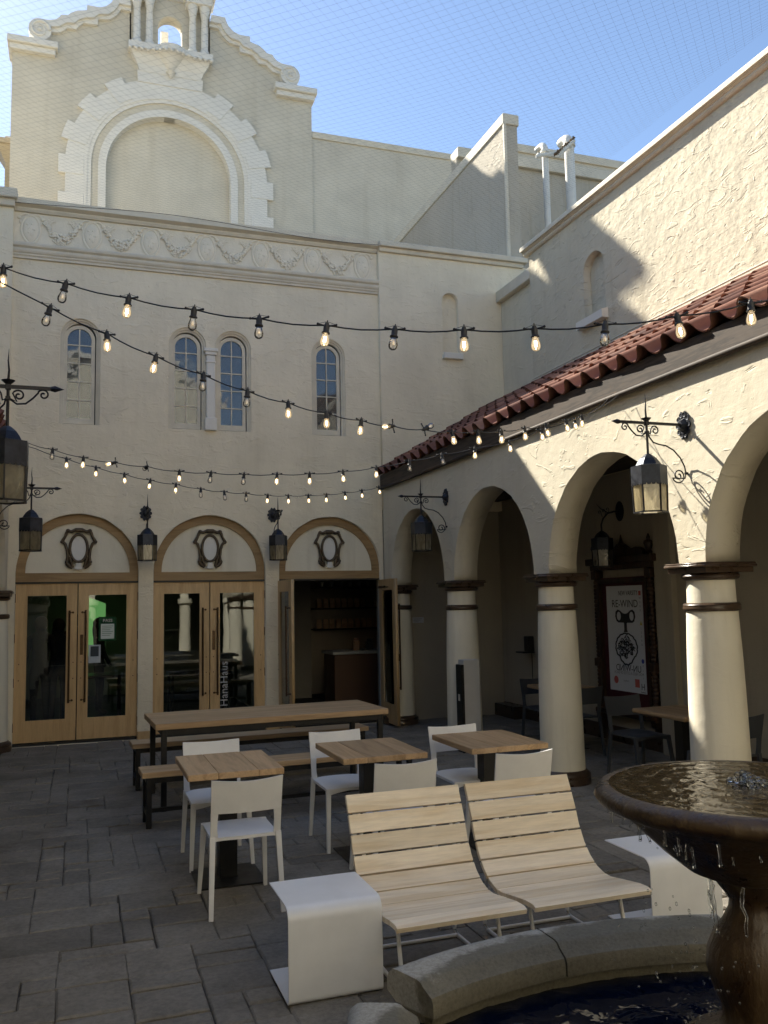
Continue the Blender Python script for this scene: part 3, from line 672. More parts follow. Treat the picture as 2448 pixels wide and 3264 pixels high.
m.build('bead_row', M['trim'], gab, 60)
# bell niche
link('niche_wall', slab_mesh([(GX-0.98, 15.60), (GX+0.98, 15.60), (GX+0.98, 17.05), (GX-0.98, 17.05)], [arch_poly(GX, 0.30, 15.61, 16.31, 16)], YG+0.0, YG+0.34, XZ), M['gable'], gab)
for s in (-1, 1):
    for dx in (0.525, 0.82):
        m = MB(); m.lathe([(0.115, 15.60), (0.115, 15.68), (0.095, 15.70), (0.088, 15.74), (0.088, 16.1), (0.078, 16.58), (0.095, 16.60), (0.10, 16.68), (0.125, 16.80), (0.135, 16.86)], 14, (GX+s*dx, YG-0.20, 0)); m.build('niche_column', M['trim'], gab, 45)
    xs = sorted((GX+s*0.36, GX+s*1.0)); b = MB(); b.cbox(xs[0], xs[1], YG-0.36, YG+0.1, 16.86, 17.05, 0.012)
    xs = sorted((GX+s*0.30, GX+s*1.08)); b.cbox(xs[0], xs[1], YG-0.44, YG+0.2, 17.052, 17.28, 0.015); b.build('entablature', M['trim'], gab)
m = MB(); m.prism([(GX-0.95, 17.04)]+[(GX+0.95*math.cos(math.pi-math.pi*k/20), 17.05+0.95*math.sin(math.pi*k/20)) for k in range(1, 20)]+[(GX+0.95, 17.04)], YG-0.02, YG+0.4, XZ); m.build('crown', M['gable'], gab)
MB().cbox(GX-0.13, GX+0.06, YG+1.2, YG+1.4, 13.0, 17.0, 0.01).build('rear_post', M['trim'], gab)
# lower walls running right from the gable, side return
b = MB(); b.box(GX+3.64, 10.9, YG+0.06, YG+0.4, 6.0, 14.10); b.build('side_wall', M['gable'], gab)
MB().cbox(GX+3.64, 10.9, YG+0.02, YG+0.44, 14.02, 14.20, 0.01).build('side_coping', M['coping'], gab)
MB().box(10.9, 26, YG+0.0, YG+0.4, 6.0, 14.60).build('side_wall', M['gable'], gab)
MB().cbox(10.9, 26, YG-0.06, YG+0.44, 14.56, 14.80, 0.01).build('side_coping', M['coping'], gab)
MB().box(GX-3.62, GX-3.2, YG+0.45, YG+6, 6.0, 13.6).build('side_wall', M['gable'], gab)

# wall standing behind the bay, running back to the gable building
fin = thing('parapet_wall', 'tall stucco parapet wall running back over the right bay, half in sunlight', 'wall', (7.1, 13.0, 0))
MB().box(6.96, 7.215, 13.0, 20.99, 6.8, 10.22).build('wall', M['shade_grey'], fin)
MB().cbox(6.93, 7.245, 12.97, 20.98, 10.20, 10.40, 0.012).build('coping', M['coping'], fin)
MB().cbox(6.935, 6.985, 12.955, 13.02, 6.8, 10.2, 0.01).build('corner_trim', M['coping'], fin)
rest_wall = thing('rear_wall', 'stucco wall with coping behind the white vent pipes', 'wall', (11, 15.6, 0))
MB().box(7.22, 16, 15.6, 15.85, 6.0, 10.95).build('wall', M['shade_grey'], rest_wall)
MB().cbox(7.22, 16, 15.5, 15.9, 10.93, 11.15, 0.012).build('coping', M['coping'], rest_wall)
# vent pipes
vp = thing('vent_pipes', 'pair of white vent pipes with elbows above the right roof', 'pipe', (8.9, 14.5, 7.0))
for x, r, zt in ((8.66, 0.065, 10.86), (9.22, 0.10, 11.08)):
    m = MB(); P = [(x, 14.5, 7.0), (x, 14.5, zt-0.1)]+[(x+0.0, 14.5+0.16*(1-math.cos(a)), zt-0.1+0.16*math.sin(a)) for a in [R(15*k) for k in range(1, 7)]]+[(x, 14.5+0.30, zt+0.06)]
    m.tube(P, r, 14); m.lathe([(r+0.012, 0), (r+0.03, 0.01), (r+0.03, 0.05), (r+0.012, 0.06)], 14, (x, 14.5, zt-0.16)); m.build('pipe', M['trim'], vp, 40)
m = MB()
for k in range(3): m.tube([(8.4+0.02*k, 14.42, 10.55+0.03*k), (8.9, 14.40, 10.72-0.05*k), (9.25, 14.34, 10.98)], 0.03, 8)
m.build('cross_pipe', M['trim'], vp, 40)
m = MB()
for k in range(16): m.tube([(8.8+0.03*k+0.03*math.sin(2.1*q+k), 14.36+0.03*math.cos(q*1.7+k), 10.62+0.028*k+0.03*math.sin(1.3*q)) for q in range(4)], 0.014, 5)
m.build('rusty_chain', plain('rust', (0.15, 0.10, 0.055), 0.8, var=0.3), vp, 50)
# flared chimney at far left
ch = thing('chimney', 'slim tan chimney with flared cap left of the gable', 'chimney', (-2.25, 24, 0))
m = MB(); m.cbox(-2.02, -1.70, 23.8, 24.4, 6.0, 13.6, 0.01); m.add([(-2.02, 23.8, 13.58), (-1.7, 23.8, 13.58), (-1.7, 24.4, 13.58), (-2.02, 24.4, 13.58), (-2.22, 23.6, 13.98), (-1.6, 23.6, 13.98), (-1.6, 24.6, 13.98), (-2.22, 24.6, 13.98)], [(3, 2, 1, 0), (4, 5, 6, 7), (0, 1, 5, 4), (1, 2, 6, 5), (2, 3, 7, 6), (3, 0, 4, 7)]); m.cbox(-2.28, -1.55, 23.55, 24.65, 13.982, 14.13, 0.01)
m.build('shaft', plain('tan_paint', (0.42, 0.35, 0.24), 0.8), ch); MB().cbox(-2.04, -1.9, 23.9, 24.1, 14.131, 14.36, 0.01).build('pot', M['coping'], ch)

# ================================================================== ARCADES
def column_proto(par, loc):
    prof = [(0.226, 0.10), (0.222, 0.30), (0.219, 0.6), (0.214, 1.0), (0.205, 1.4), (0.192, 1.73), (0.183, 1.80), (0.180, 1.97)]
    c = MB().lathe(prof, 40).build('column', M['column'], par, 50, False); c.location = loc
    m = MB(); m.lathe([(0.188, 1.965), (0.200, 1.97), (0.215, 1.982), (0.221, 1.998), (0.215, 2.012), (0.20, 2.02)], 40)
    m.cbox(-0.225, 0.225, -0.225, 0.225, 2.02, 2.065, 0.004); m.cbox(-0.248, 0.248, -0.248, 0.248, 2.063, 2.085, 0.007); m.cbox(-0.240, 0.240, -0.240, 0.240, 2.083, 2.10, 0.005)
    m.build('capital', M['brown'], c, 40, False)
    MB().lathe([(0.186, 1.725), (0.205, 1.728), (0.216, 1.742), (0.218, 1.752), (0.212, 1.762), (0.216, 1.774), (0.206, 1.788), (0.184, 1.792)], 40).build('neck_ring', M['brown'], c, 50, False)
    m = MB(); m.lathe([(0.225, 0.135), (0.236, 0.13), (0.242, 0.118), (0.258, 0.112), (0.270, 0.098), (0.272, 0.080), (0.264, 0.066), (0.272, 0.060), (0.276, 0.05), (0.276, 0.0)], 40); m.build('base', M['brown'], c, 45, False)
    return c
def arcade(name, label, xf, xb, side, back=0.0):
    """side=+1: courtyard lies towards -X"""
    a = thing(name, label, 'arcade', (xf, 5.0, 0))
    HW = 1.03; edge = [(-3.2, 3.76), (12.86, 3.76), (12.86, SPR)]
    for i in range(len(COLY)-1):
        y1, y0 = COLY[i]-0.155, COLY[i+1]+0.155; c = (y0+y1)/2; hw = (y1-y0)/2
        for k in range(33):
            t = math.pi*k/32; q = 1+0.012*noise.noise(Vector((k*0.6, i*3.3, side)))
            edge.append((c+hw*math.cos(t)*(q if 0 < k < 32 else 1), SPR+1.07*math.sin(t)*q))
    edge += [(-3.2, SPR)]
    lo, hi = sorted((xf, xb))
    link('arch_wall', slab_mesh(edge, [], lo, hi, YZ), M['cream_rough'], a)
    cx = (xf+xb)/2-xf; proto = None
    for y in COLY:
        if proto is None: proto = column_proto(a, (cx, y-5.0, 0))
        else:
            c = proto.copy(); COL.objects.link(c); c.parent = a; c.location = (cx, y-5.0, 0)
            for ch_ in proto.children:
                d = ch_.copy(); COL.objects.link(d); d.parent = c
    S_ = side
    X = lambda d: xf-S_*(d-back)      # d metres out into the courtyard
    def bx(nm, mat, d0, d1, y0, y1, z0, z1, c=None):
        x = sorted((X(d0), X(d1))); m = MB(); (m.cbox(x[0], x[1], y0, y1, z0, z1, c) if c else m.box(x[0], x[1], y0, y1, z0, z1)); return m.build(nm, mat, a)
    bx('fascia', M['fascia'], 0.032, 0.06, -3.2, 12.80, 3.635, 3.83)
    MB().tube([(X(0.040), -3.2, 3.622), (X(0.040), 12.79, 3.622)], 0.026, 10).build('moulding', M['fascia'], a, 50)
    bx('ceiling', M['fascia'], -2.0+back, -0.33, -3.2, 12.90, 3.45, 3.50)
    # roof deck
    t = math.atan2(1.27, 2.17)
    MB().prism([(0.045, 3.835), (-2.065, 5.06), (-2.065, 4.96), (0.033, 3.75)], -3.2, 12.80, lambda d, z, yy: (X(d), yy, z)).build('roof_deck', M['fascia'], a)
    # barrel tiles
    PER, LEN, EXPO = 0.293, 0.43, 0.345
    def prof_z(u): 
        c = math.cos(2*math.pi*u); return 0.072*(abs(c)**0.7)*(1 if c > 0 else -0.62)
    def tile_mesh():
        n = 16; V = []; F = []
        for (x, up_) in ((0.0, 0.020), (LEN, -0.016)):
            for th in (0.0, -0.015):
                for k in range(n+1):
                    u = k/n; sc_ = 1.0 if x == 0 else 0.9
                    V.append((x, (u-0.5)*PER*1.02, prof_z(u-0.5)*sc_+up_+th))
        W = n+1
        for k in range(n):
            F += [(k, k+1, 2*W+k+1, 2*W+k), (W+k+1, W+k, 3*W+k, 3*W+k+1), (k+1, k, W+k, W+k+1), (2*W+k, 2*W+k+1, 3*W+k+1, 3*W+k)]
        F += [(0, 2*W, 3*W, W), (n, W+n, 3*W+n, 2*W+n)]
        m = MB(); m.add(V, F); return m.mesh('roof_tile', 45)
    tm = tile_mesh(); rows = 7; rnd = random.Random(5)
    yc = 12.66; cols = []
    while yc > -3.0: cols.append(yc); yc -= PER
    rest = MB(); cnt = 0
    for ci, yy in enumerate(cols):
        for r in range(rows):
            s = r*EXPO+rnd.uniform(-.012, .012); lx = X(0.105)+S_*s*math.cos(t); lz = 3.852+s*math.sin(t)+rnd.uniform(-.004, .004)
            if S_ > 0 and yy > 3.7:
                o = link('roof_tile', tm, M['tile'], a, False); o.location = (lx-xf, yy-5.0+rnd.uniform(-.006, .006), lz); o.rotation_euler = (rnd.uniform(-.03, .03), -t+rnd.uniform(-.02, .02), rnd.uniform(-.04, .04))
            elif cnt < 4000:
                mt = Matrix.Translation((lx, yy, lz)) @ Matrix.Rotation(0 if S_ > 0 else math.pi, 4, 'Z') @ Matrix.Rotation(-t, 4, 'Y')
                rest.add([mt @ v.co for v in tm.vertices], [list(p.vertices) for p in tm.polygons])
    if rest.v:
        o = rest.build('roof_tiles_far', M['tile'], a, 45); o['kind'] = 'stuff'
    return a
arcR = arcade('arcade', 'right-hand arcade of round arches on cream columns under a terracotta tile roof', XA, XA2, 1)
arcL = arcade('arcade', 'left-hand arcade at the picture edge behind the near hanging lantern', XL, XL2, -1, 0.0)
# upper wall behind the right roof (also the arcade's back wall)
uw = thing('upper_wall', 'tall heavily trowelled sunlit wall rising above the right tile roof', 'wall', (XU, 2, 0))
nich = [(y, z) for y, z in arch_poly(9.88, 0.255, 5.70, 6.33, 16, 0.24)]
link('wall', slab_mesh([(-8, -0.05), (11.63, -0.05), (11.63, 7.29), (-8, 7.29)], [nich], XU, XU+0.28, YZ), M['cream_upper'], uw)
MB().box(XU+0.12, XU+0.16, 9.55, 10.2, 5.6, 6.7).build('niche_back', M['cream_upper'], uw)
MB().add([(XU-0.10, 9.58, 5.55), (XU+0.1, 9.58, 5.55), (XU+0.1, 10.22, 5.55), (XU-0.10, 10.22, 5.55), (XU-0.10, 9.58, 5.66), (XU+0.1, 9.58, 5.73), (XU+0.1, 10.22, 5.73), (XU-0.10, 10.22, 5.66)], [(3, 2, 1, 0), (4, 5, 6, 7), (0, 1, 5, 4), (1, 2, 6, 5), (2, 3, 7, 6), (3, 0, 4, 7)]).build('niche_sill', M['trim'], uw)
prof = [(0.0, 7.20), (-0.03, 7.205), (-0.05, 7.225), (-0.05, 7.25), (-0.075, 7.262), (-0.075, 7.27), (-0.11, 7.275), (-0.11, 7.33), (-0.10, 7.345), (0.05, 7.47), (0.30, 7.47), (0.30, 7.20)]
MB().prism(prof, -9, 11.72, lambda d, z, t: (XU+d-0.002, t, z)).build('coping', M['coping'], uw)
MB().cbox(XU-0.035, XU+0.01, -3.2, 11.63, 5.06, 5.20, 0.006).build('flashing', M['coping'], uw)
MB().tube([(XU-0.03, -3.2, 5.215), (XU-0.03, 11.63, 5.215)], 0.012, 8).build('flashing_bead', M['coping'], uw)
MB().cbox(XU-0.03, XU+0.01, 2.0, 12.95, 0.0, 0.20, 0.006).build('baseboard', M['brown'], uw)
MB().box(XU-0.014, XU-0.0005, -3.2, 12.95, 0.0, 3.449).build('shade_lining', M['arcade_shade'], uw)  # added panel, its darker tan stands in for shade on the back wall
for y in (8.62, 11.2): MB().cbox(XU-0.09, XU+0.01, y-0.16, y+0.16, 0.0, 3.448, 0.01).build('pilaster', M['arcade_shade'], uw)
sw = thing('setback_wall', 'short set-back wall with grey coping between right bay and upper wall', 'wall', (6.7, 12.2, 0))
MB().box(6.68, 6.92, 11.635, 12.815, 3.0, 6.86).build('wall', M['cream_rough'], sw)
MB().cbox(6.58, 6.98, 11.64, 12.81, 6.84, 7.03, 0.012).build('coping', M['coping'], sw)
MB().cbox(6.645, 6.69, 11.635, 12.81, 5.02, 5.15, 0.006).build('flashing', M['coping'], sw)
MB().box(6.60, 6.90, 11.60, 12.96, -0.05, 3.40).build('lower_wall', M['arcade_shade'], sw)
lw = thing('upper_wall', 'left upper wall of the courtyard outside the picture edge', 'wall', (-3.0, 2, 0))
MB().box(-3.3, -3.02, -9, 12.8, -0.05, 7.29).build('wall', M['cream_rough'], lw)
MB().cbox(-3.35, -2.92, -9, 12.8, 7.29, 7.45, 0.012).build('coping', M['coping'], lw)
# building opposite the doors: closes the courtyard, shows in the panes; set near and pale for fill light
ob = thing('opposite_building', 'cream building opposite the doors seen mirrored in the window panes', 'building', (2, -4.2, 0))
pr = [(0.8, 11.3), (0.9, 10.7), (1.3, 10.4), (1.9, 10.3), (2.0, 9.9), (2.5, 9.6), (2.75, 9.2), (2.85, 7.9)]
pts = [(1.6+a_, z) for a_, z in pr]+[(7.0, 7.9), (7.0, 8.6), (12, 10.4), (12, -0.06), (-8, -0.06), (-8, 7.9)]+[(1.6-a_, z) for a_, z in reversed(pr)]
link('wall', slab_mesh(pts, [arch_poly(1.6, 0.6, 8.2, 9.2, 16)]+[arch_poly(x, 0.35, 4.5, 5.6, 12) for x in (-1.5, 0.3, 3.7, 5.5)]+[arch_poly(x, 0.62, 0.0, 2.2, 16) for x in (-3.4, -1.9, -0.4, 1.1, 2.6, 4.1, 5.6)], -4.5, -4.2, XZ), M['column'], ob)
MB().box(-8, 12, -7.1, -7.0, 0, 7.8).build('rear_wall', M['dark'], ob)
MB().box(-8, 12, -7.0, -4.51, 3.6, 3.7).build('ceiling', M['dark'], ob)
for x in (-2.65, -1.15, 0.35, 1.85, 3.35, 4.85):
    MB().lathe([(0.26, 0.0), (0.26, 0.2), (0.2, 0.22), (0.17, 1.9), (0.25, 1.95), (0.25, 2.1)], 20, (x, -3.9, 0)).build('column', M['column'], ob, 50)
for a_ in (1, -1):
    for k in range(len(pr)-2):
        (u0, z0), (u1, z1) = pr[k], pr[k+1]; MB().prism([(1.6+a_*u0, z0+0.02), (1.6+a_*(u1+0.08), z1+0.10), (1.6+a_*(u1-0.02), z1-0.16), (1.6+a_*(u0-0.1), z0-0.2)], -4.6, -4.05, XZ).build('coping', M['trim'], ob)
MB().prism([(7.0, 8.55), (12, 10.35), (12, 10.6), (7.0, 8.8)], -4.6, -3.9, XZ).build('eave', M['brown'], ob)
# tall wing added left of the facade, out of view: it keeps the courtyard floor in shade
wing = thing('shade_wing', 'tall stucco wing added out of view left of the doors to shade the courtyard', 'building', (-5, 13.2, 0))
MB().prism([(-1.31, 13.05), (-1.47, 14.8), (-9.0, 14.8), (-9.0, 13.05)], 0.0, 12.6, lambda a, b, t: (a, b, t)).build('wall', M['cream'], wing)
MB().cbox(-9.1, -1.30, 12.98, 13.32, 12.6, 12.8, 0.012).build('coping', M['coping'], wing)

# ================================================================== LANTERNS
def spiral(c, r0, turns, a0, sgn=1, n=22, plane='xz'):
    out = []
    for i in range(n+1):
        t = i/n; r = r0*(1-0.82*t); a = a0+sgn*turns*2*math.pi*t
        out.append((c[0]+r*math.cos(a), 0.0, c[1]+r*math.sin(a)))
    return out
def lantern_body(par, x, ztop, s=1.0, drop=0.0):
    """hexagonal lantern hanging at x (local), dome top at ztop"""
    z = ztop
    hexa = lambda r, zz, rot=0.0: [(x+r*math.cos(R(60*k+30)+rot), r*math.sin(R(60*k+30)+rot), zz) for k in range(6)]
    body = MB()
    rings = [hexa(0.018, z), hexa(0.035, z-0.012), hexa(0.062, z-0.035), hexa(0.084, z-0.065), hexa(0.098, z-0.090), hexa(0.136, z-0.097), hexa(0.137, z-0.235)]
    V = [p for r in rings for p in r]; F = []
    for i in range(len(rings)-1):
        for k in range(6): F.append((i*6+k, i*6+(k+1) % 6, (i+1)*6+(k+1) % 6, (i+1)*6+k))
    F.append(tuple(range(6))); body.add(V, F)
    for k in range(6):  # scalloped skirt
        a = Vector(hexa(0.1375, z-0.235)[k]); b = Vector(hexa(0.1375, z-0.235)[(k+1) % 6])
        for q in range(4):
            p0 = a.lerp(b, q/4); p1 = a.lerp(b, (q+1)/4); pm = a.lerp(b, (q+0.5)/4); d = Vector((0, 0, -0.016))
            body.add([p0, p1, p1.lerp(pm, .3)+d*0.8, pm+d, p0.lerp(pm, .3)+d*0.8], [(0, 1, 2, 3, 4)])
    o = body.build('hood', M['lampmetal'], par, None, False)
    for k in range(6):
        m = MB(); a = hexa(0.130, z-0.235)[k]; b = hexa(0.124, z-0.455)[k]; m.bar(a, b, 0.010, 0.010); m.build('corner_bar', M['iron'], o, None, False)
    m = MB(); h = hexa(0.127, z-0.455)
    for k in range(6): m.bar(h[k], h[(k+1) % 6], 0.012, 0.012)
    m.build('bottom_ring', M['iron'], o, None, False)
    for k in range(6):
        a, b = Vector(hexa(0.126, z-0.236)[k]), Vector(hexa(0.126, z-0.236)[(k+1) % 6]); c, d = Vector(hexa(0.121, z-0.452)[k]), Vector(hexa(0.121, z-0.452)[(k+1) % 6])
        m = MB(); n_ = Vector(((a+b)/2-Vector((x, 0, (a+b).z/2)))).normalized()*0.003
        m.add([a, b, d, c, a-n_, b-n_, d-n_, c-n_], [(0, 1, 2, 3), (7, 6, 5, 4), (0, 4, 5, 1), (1, 5, 6, 2), (2, 6, 7, 3), (3, 7, 4, 0)]); m.build('pane', M['lampglass'], o, None, False)
    m = MB(); m.lathe([(0.02, 0), (0.028, 0.03), (0.026, 0.08), (0.012, 0.1)], 12, (x, 0, z-0.36)); m.build('lamp', M['trim'], o, 50, False)
def rosette(par, z, r=0.085):
    m = MB()
    m.prism([(r*1.0*(1+0.10*math.cos(10*a))*math.cos(a)*0.85, z+r*1.25*(1+0.10*math.cos(10*a))*math.sin(a)) for a in [2*math.pi*k/60 for k in range(60)]], 0.004, 0.016, lambda u, v, t: (t, u, v))
    for k in range(10):
        a = 2*math.pi*k/10; c = (0.014, r*0.78*math.cos(a), z+r*1.0*math.sin(a))
        m.tube([(c[0], c[1]+0.018*math.cos(2*math.pi*q/8), c[2]+0.018*math.sin(2*math.pi*q/8)) for q in range(8)], 0.006, 5, closed=True)
    m.add([(0.016, 0.045*math.cos(R(60*k)), z+0.06*math.sin(R(60*k))) for k in range(6)]+[(0.05, 0.025*math.cos(R(60*k)), z+0.035*math.sin(R(60*k))) for k in range(6)], [(k, (k+1) % 6, (k+1) % 6+6, k+6) for k in range(6)]+[(6, 7, 8, 9, 10, 11)])
    m.build('wall_plate', M['lampmetal'], par, 40, False)
def bracket_lantern(label, loc, rz, ext=0.0):
    """local x points away from the wall; wall at x=0, arm at z=3.19"""
    t = thing('wall_lantern', label, 'lantern', loc, rz, 'hanging wall lanterns')
    za = 3.19 - loc[2]; rosette(t, za)
    m = MB(); m.bar((0.03, 0, za), (0.60+ext, 0, za), 0.020, 0.020); e_ = ext; m.add([(q[0]+e_, q[1], q[2]) for q in [(0.60, -0.012, za), (0.60, 0.012, za), (0.60, 0, za-0.014), (0.60, 0, za+0.014), (0.62, 0.016, za), (0.62, -0.016, za), (0.625, 0, za+0.02), (0.625, 0, za-0.02), (0.68, 0, za)]], [(0, 3, 6, 5), (3, 1, 4, 6), (1, 2, 7, 4), (2, 0, 5, 7), (5, 6, 8), (6, 4, 8), (4, 7, 8), (7, 5, 8)])
    m.build('arm', M['iron'], t, None, False)
    m = MB(); X = 0.36+ext
    m.tube([(X, 0, za-0.245), (X, 0, za+0.05)], 0.0095, 8); m.tube([(X, 0, za+0.04), (X+0.003, 0, za+0.10), (X-0.003, 0, za+0.16), (X, 0, za+0.235)], [0.0085, 0.007, 0.005, 0.001], 6)
    m.lathe([(0.012, 0.0), (0.022, 0.008), (0.036, 0.022), (0.040, 0.026), (0.02, 0.024), (0.01, 0.03)], 12, (X, 0, za+0.012)); m.cbox(X-0.016, X+0.016, -0.016, 0.016, za-0.02, za+0.014, 0.003); m.cbox(X-0.014, X+0.014, -0.014, 0.014, za-0.085, za-0.06, 0.003)
    m.build('rod', M['iron'], t, None, False)
    m = MB(); RT = 0.0058
    # scrolls under the arm
    m.tube(spiral((X-0.075, za-0.055), 0.038, 1.35, R(20), 1)[::-1]+[(X-0.03, 0, za-0.085), (X-0.012, 0, za-0.075)], RT, 6)
    m.tube(spiral((X+0.060, za-0.052), 0.036, 1.3, R(160), -1)[::-1]+[(X+0.05, 0, za-0.09), (X+0.012, 0, za-0.075)], RT, 6)
    m.tube([(X+0.012, 0, za-0.078), (X+0.05, 0, za-0.105), (X+0.10, 0, za-0.10), (X+0.14, 0, za-0.065), (X+0.17, 0, za-0.03)]+spiral((X+0.20, za-0.040), 0.034, 1.3, R(150), -1), RT, 6)
    m.build('scroll', M['iron'], t, None, False)
    m = MB()
    P = [(X-0.012, 0, za-0.075), (X-0.02, 0, za-0.11), (X-0.055, 0, za-0.15), (X-0.11, 0, za-0.165), (X-0.17, 0, za-0.172), (X-0.24, 0, za-0.205), (X-0.30, 0, za-0.265), (X-0.335, 0, za-0.33), (X-0.345, 0, za-0.385), (X-0.335, 0, za-0.425)]
    m.tube(P+spiral((X-0.275, za-0.405), 0.062, 1.7, R(-20), -1, 34), RT, 6); m.tube([(0, 0, za-0.385), (0.022+ext, 0, za-0.385)], 0.011, 8)
    m.build('scroll', M['iron'], t, None, False)
    lantern_body(t, X, za-0.243)
    return t
bracket_lantern('near right lantern on its scrolled bracket, in sun beside the big arch', (XA, 5.594, 2.0), R(180))
bracket_lantern('far right lantern on its bracket, in shade above the arch nearest the doors', (XA, 10.35, 2.0), R(180))
bracket_lantern('large black lantern cut by the left picture edge', (XL, 5.594, 2.0), 0, 0.145)
bracket_lantern('smaller left lantern overlapping the left arched door frame', (XL, 10.34, 2.0), 0, 0.05)
bracket_lantern('lantern between left and middle arched doors, seen end on', (0.885, YF, 2.0), R(-90))
bracket_lantern('lantern between middle and open right arched doors, seen end on', (2.745, YF, 2.0), R(-90))
# lantern inside the arcade on a curved arm
t = thing('wall_lantern', 'dark lantern on curved arm inside the arcade above the poster', 'lantern', (XU, 9.52, 2.0), R(180))
za = 0.95; m = MB(); m.prism([(0.09*math.cos(2*math.pi*k/24), za+0.13*math.sin(2*math.pi*k/24)) for k in range(24)], 0.002, 0.02, lambda u, v, q: (q, u, v)); m.build('wall_plate', M['iron'], t, None, False)
m = MB(); m.tube([(0.02, 0, za), (0.10, 0, za-0.005), (0.20, 0, za-0.03), (0.27, 0, za-0.10), (0.30, 0, za-0.18), (0.30, 0, za-0.26)], 0.012, 8)
for s in (0, 1, 2): m.tube([(0.18+0.05*s, 0, za-0.02-0.03*s)]+spiral((0.20+0.06*s, za+0.02-0.02*s), 0.025, 1.0, R(200), -1, 14), 0.006, 5)
m.tube([(0.20, 0, za-0.02), (0.30, 0, za+0.03), (0.36, 0, za+0.09)], [0.009, 0.006, 0.001], 6); m.build('arm', M['iron'], t, 50, False)
lantern_body(t, 0.30, za-0.255)

# ================================================================== STRING LIGHTS
M['bulb_off'] = glass_mat('clear_bulb_glass', (0.97, 0.97, 0.96), 0.12)
def lit_glass():
    m = glass_mat('lit_bulb_glass', (1.0, 0.95, 0.82), 0.03); nt = m.node_tree
    o = [n for n in nt.nodes if n.type == 'OUTPUT_MATERIAL'][0]; src = o.inputs[0].links[0].from_socket
    e = N(nt, 'ShaderNodeEmission'); e.inputs[0].default_value = (1.0, 0.74, 0.44, 1); e.inputs[1].default_value = 0.4
    lw_ = N(nt, 'ShaderNodeLayerWeight'); lw_.inputs[0].default_value = 0.35
    f = math_n(nt, 'MULTIPLY', math_n(nt, 'SUBTRACT', 1.0, lw_.outputs['Facing']), 1.0); ml = math_n(nt, 'MULTIPLY', math_n(nt, 'POWER', f, 2.0), 0.11); nt.links.new(ml, e.inputs[1])
    ad = nt.nodes.new('ShaderNodeAddShader'); nt.links.new(src, ad.inputs[0]); nt.links.new(e.outputs[0], ad.inputs[1]); nt.links.new(ad.outputs[0], o.inputs[0]); return m
M['bulb_lit'] = lit_glass()
M['fil_on'] = emit('hot_filament', (1.0, 0.78, 0.50), 10.0); M['fil_dim'] = emit('dim_filament', (0.55, 0.42, 0.26), 0.25)
for k_ in ('bulb_lit', 'fil_on', 'fil_dim'): M[k_].cycles.emission_sampling = 'NONE'
def sock_mesh():
    m = MB(); m.lathe([(0.009, 0.012), (0.0105, 0.006), (0.013, 0.0), (0.0148, -0.008), (0.0148, -0.030), (0.017, -0.033), (0.0198, -0.036), (0.0198, -0.041), (0.015, -0.042)], 14)
    m.tube([(-0.045, 0, 0.003), (-0.025, 0, 0.0), (0, 0, -0.005), (0.025, 0, 0.0), (0.045, 0, 0.003)], 0.0042, 6); m.tube([(-0.045, 0, 0.005), (0, 0, 0.018), (0.045, 0, 0.005)], 0.0011, 4); m.tube([(0, 0, 0.01), (0, 0, 0.024)], 0.003, 5)
    for s in (-1, 1): m.ball((s*0.045, 0, 0.004), 0.0065, 0.0055, 0.007, 8, 5)
    return m.mesh('socket', 40)
def bulb_mesh():
    return MB().lathe([(0.0125, -0.040), (0.0135, -0.046), (0.0175, -0.058), (0.0212, -0.071), (0.0222, -0.080), (0.0205, -0.091), (0.0150, -0.0995), (0.007, -0.1035), (0.0005, -0.1045)], 18).mesh('bulb', 80)
def fil_mesh():
    m = MB()
    for s in (-1, 1): m.tube([(s*0.004, 0, -0.056), (s*0.0048, 0.0015*s, -0.082)], 0.0017, 5)
    for s in (-1, 1): m.tube([(0, s*0.004, -0.058), (0, s*0.0048, -0.080)], 0.0017, 5)
    return m.mesh('filament')
sm, bm_, fm = sock_mesh(), bulb_mesh(), fil_mesh()
sm.materials.append(M['wire'])
def meshvar(me, mat): c = me.copy(); c.materials.clear(); c.materials.append(mat); return c
b_on, b_off = meshvar(bm_, M['bulb_lit']), meshvar(bm_, M['bulb_off']); f_on, f_dim = meshvar(fm, M['fil_on']), meshvar(fm, M['fil_dim'])
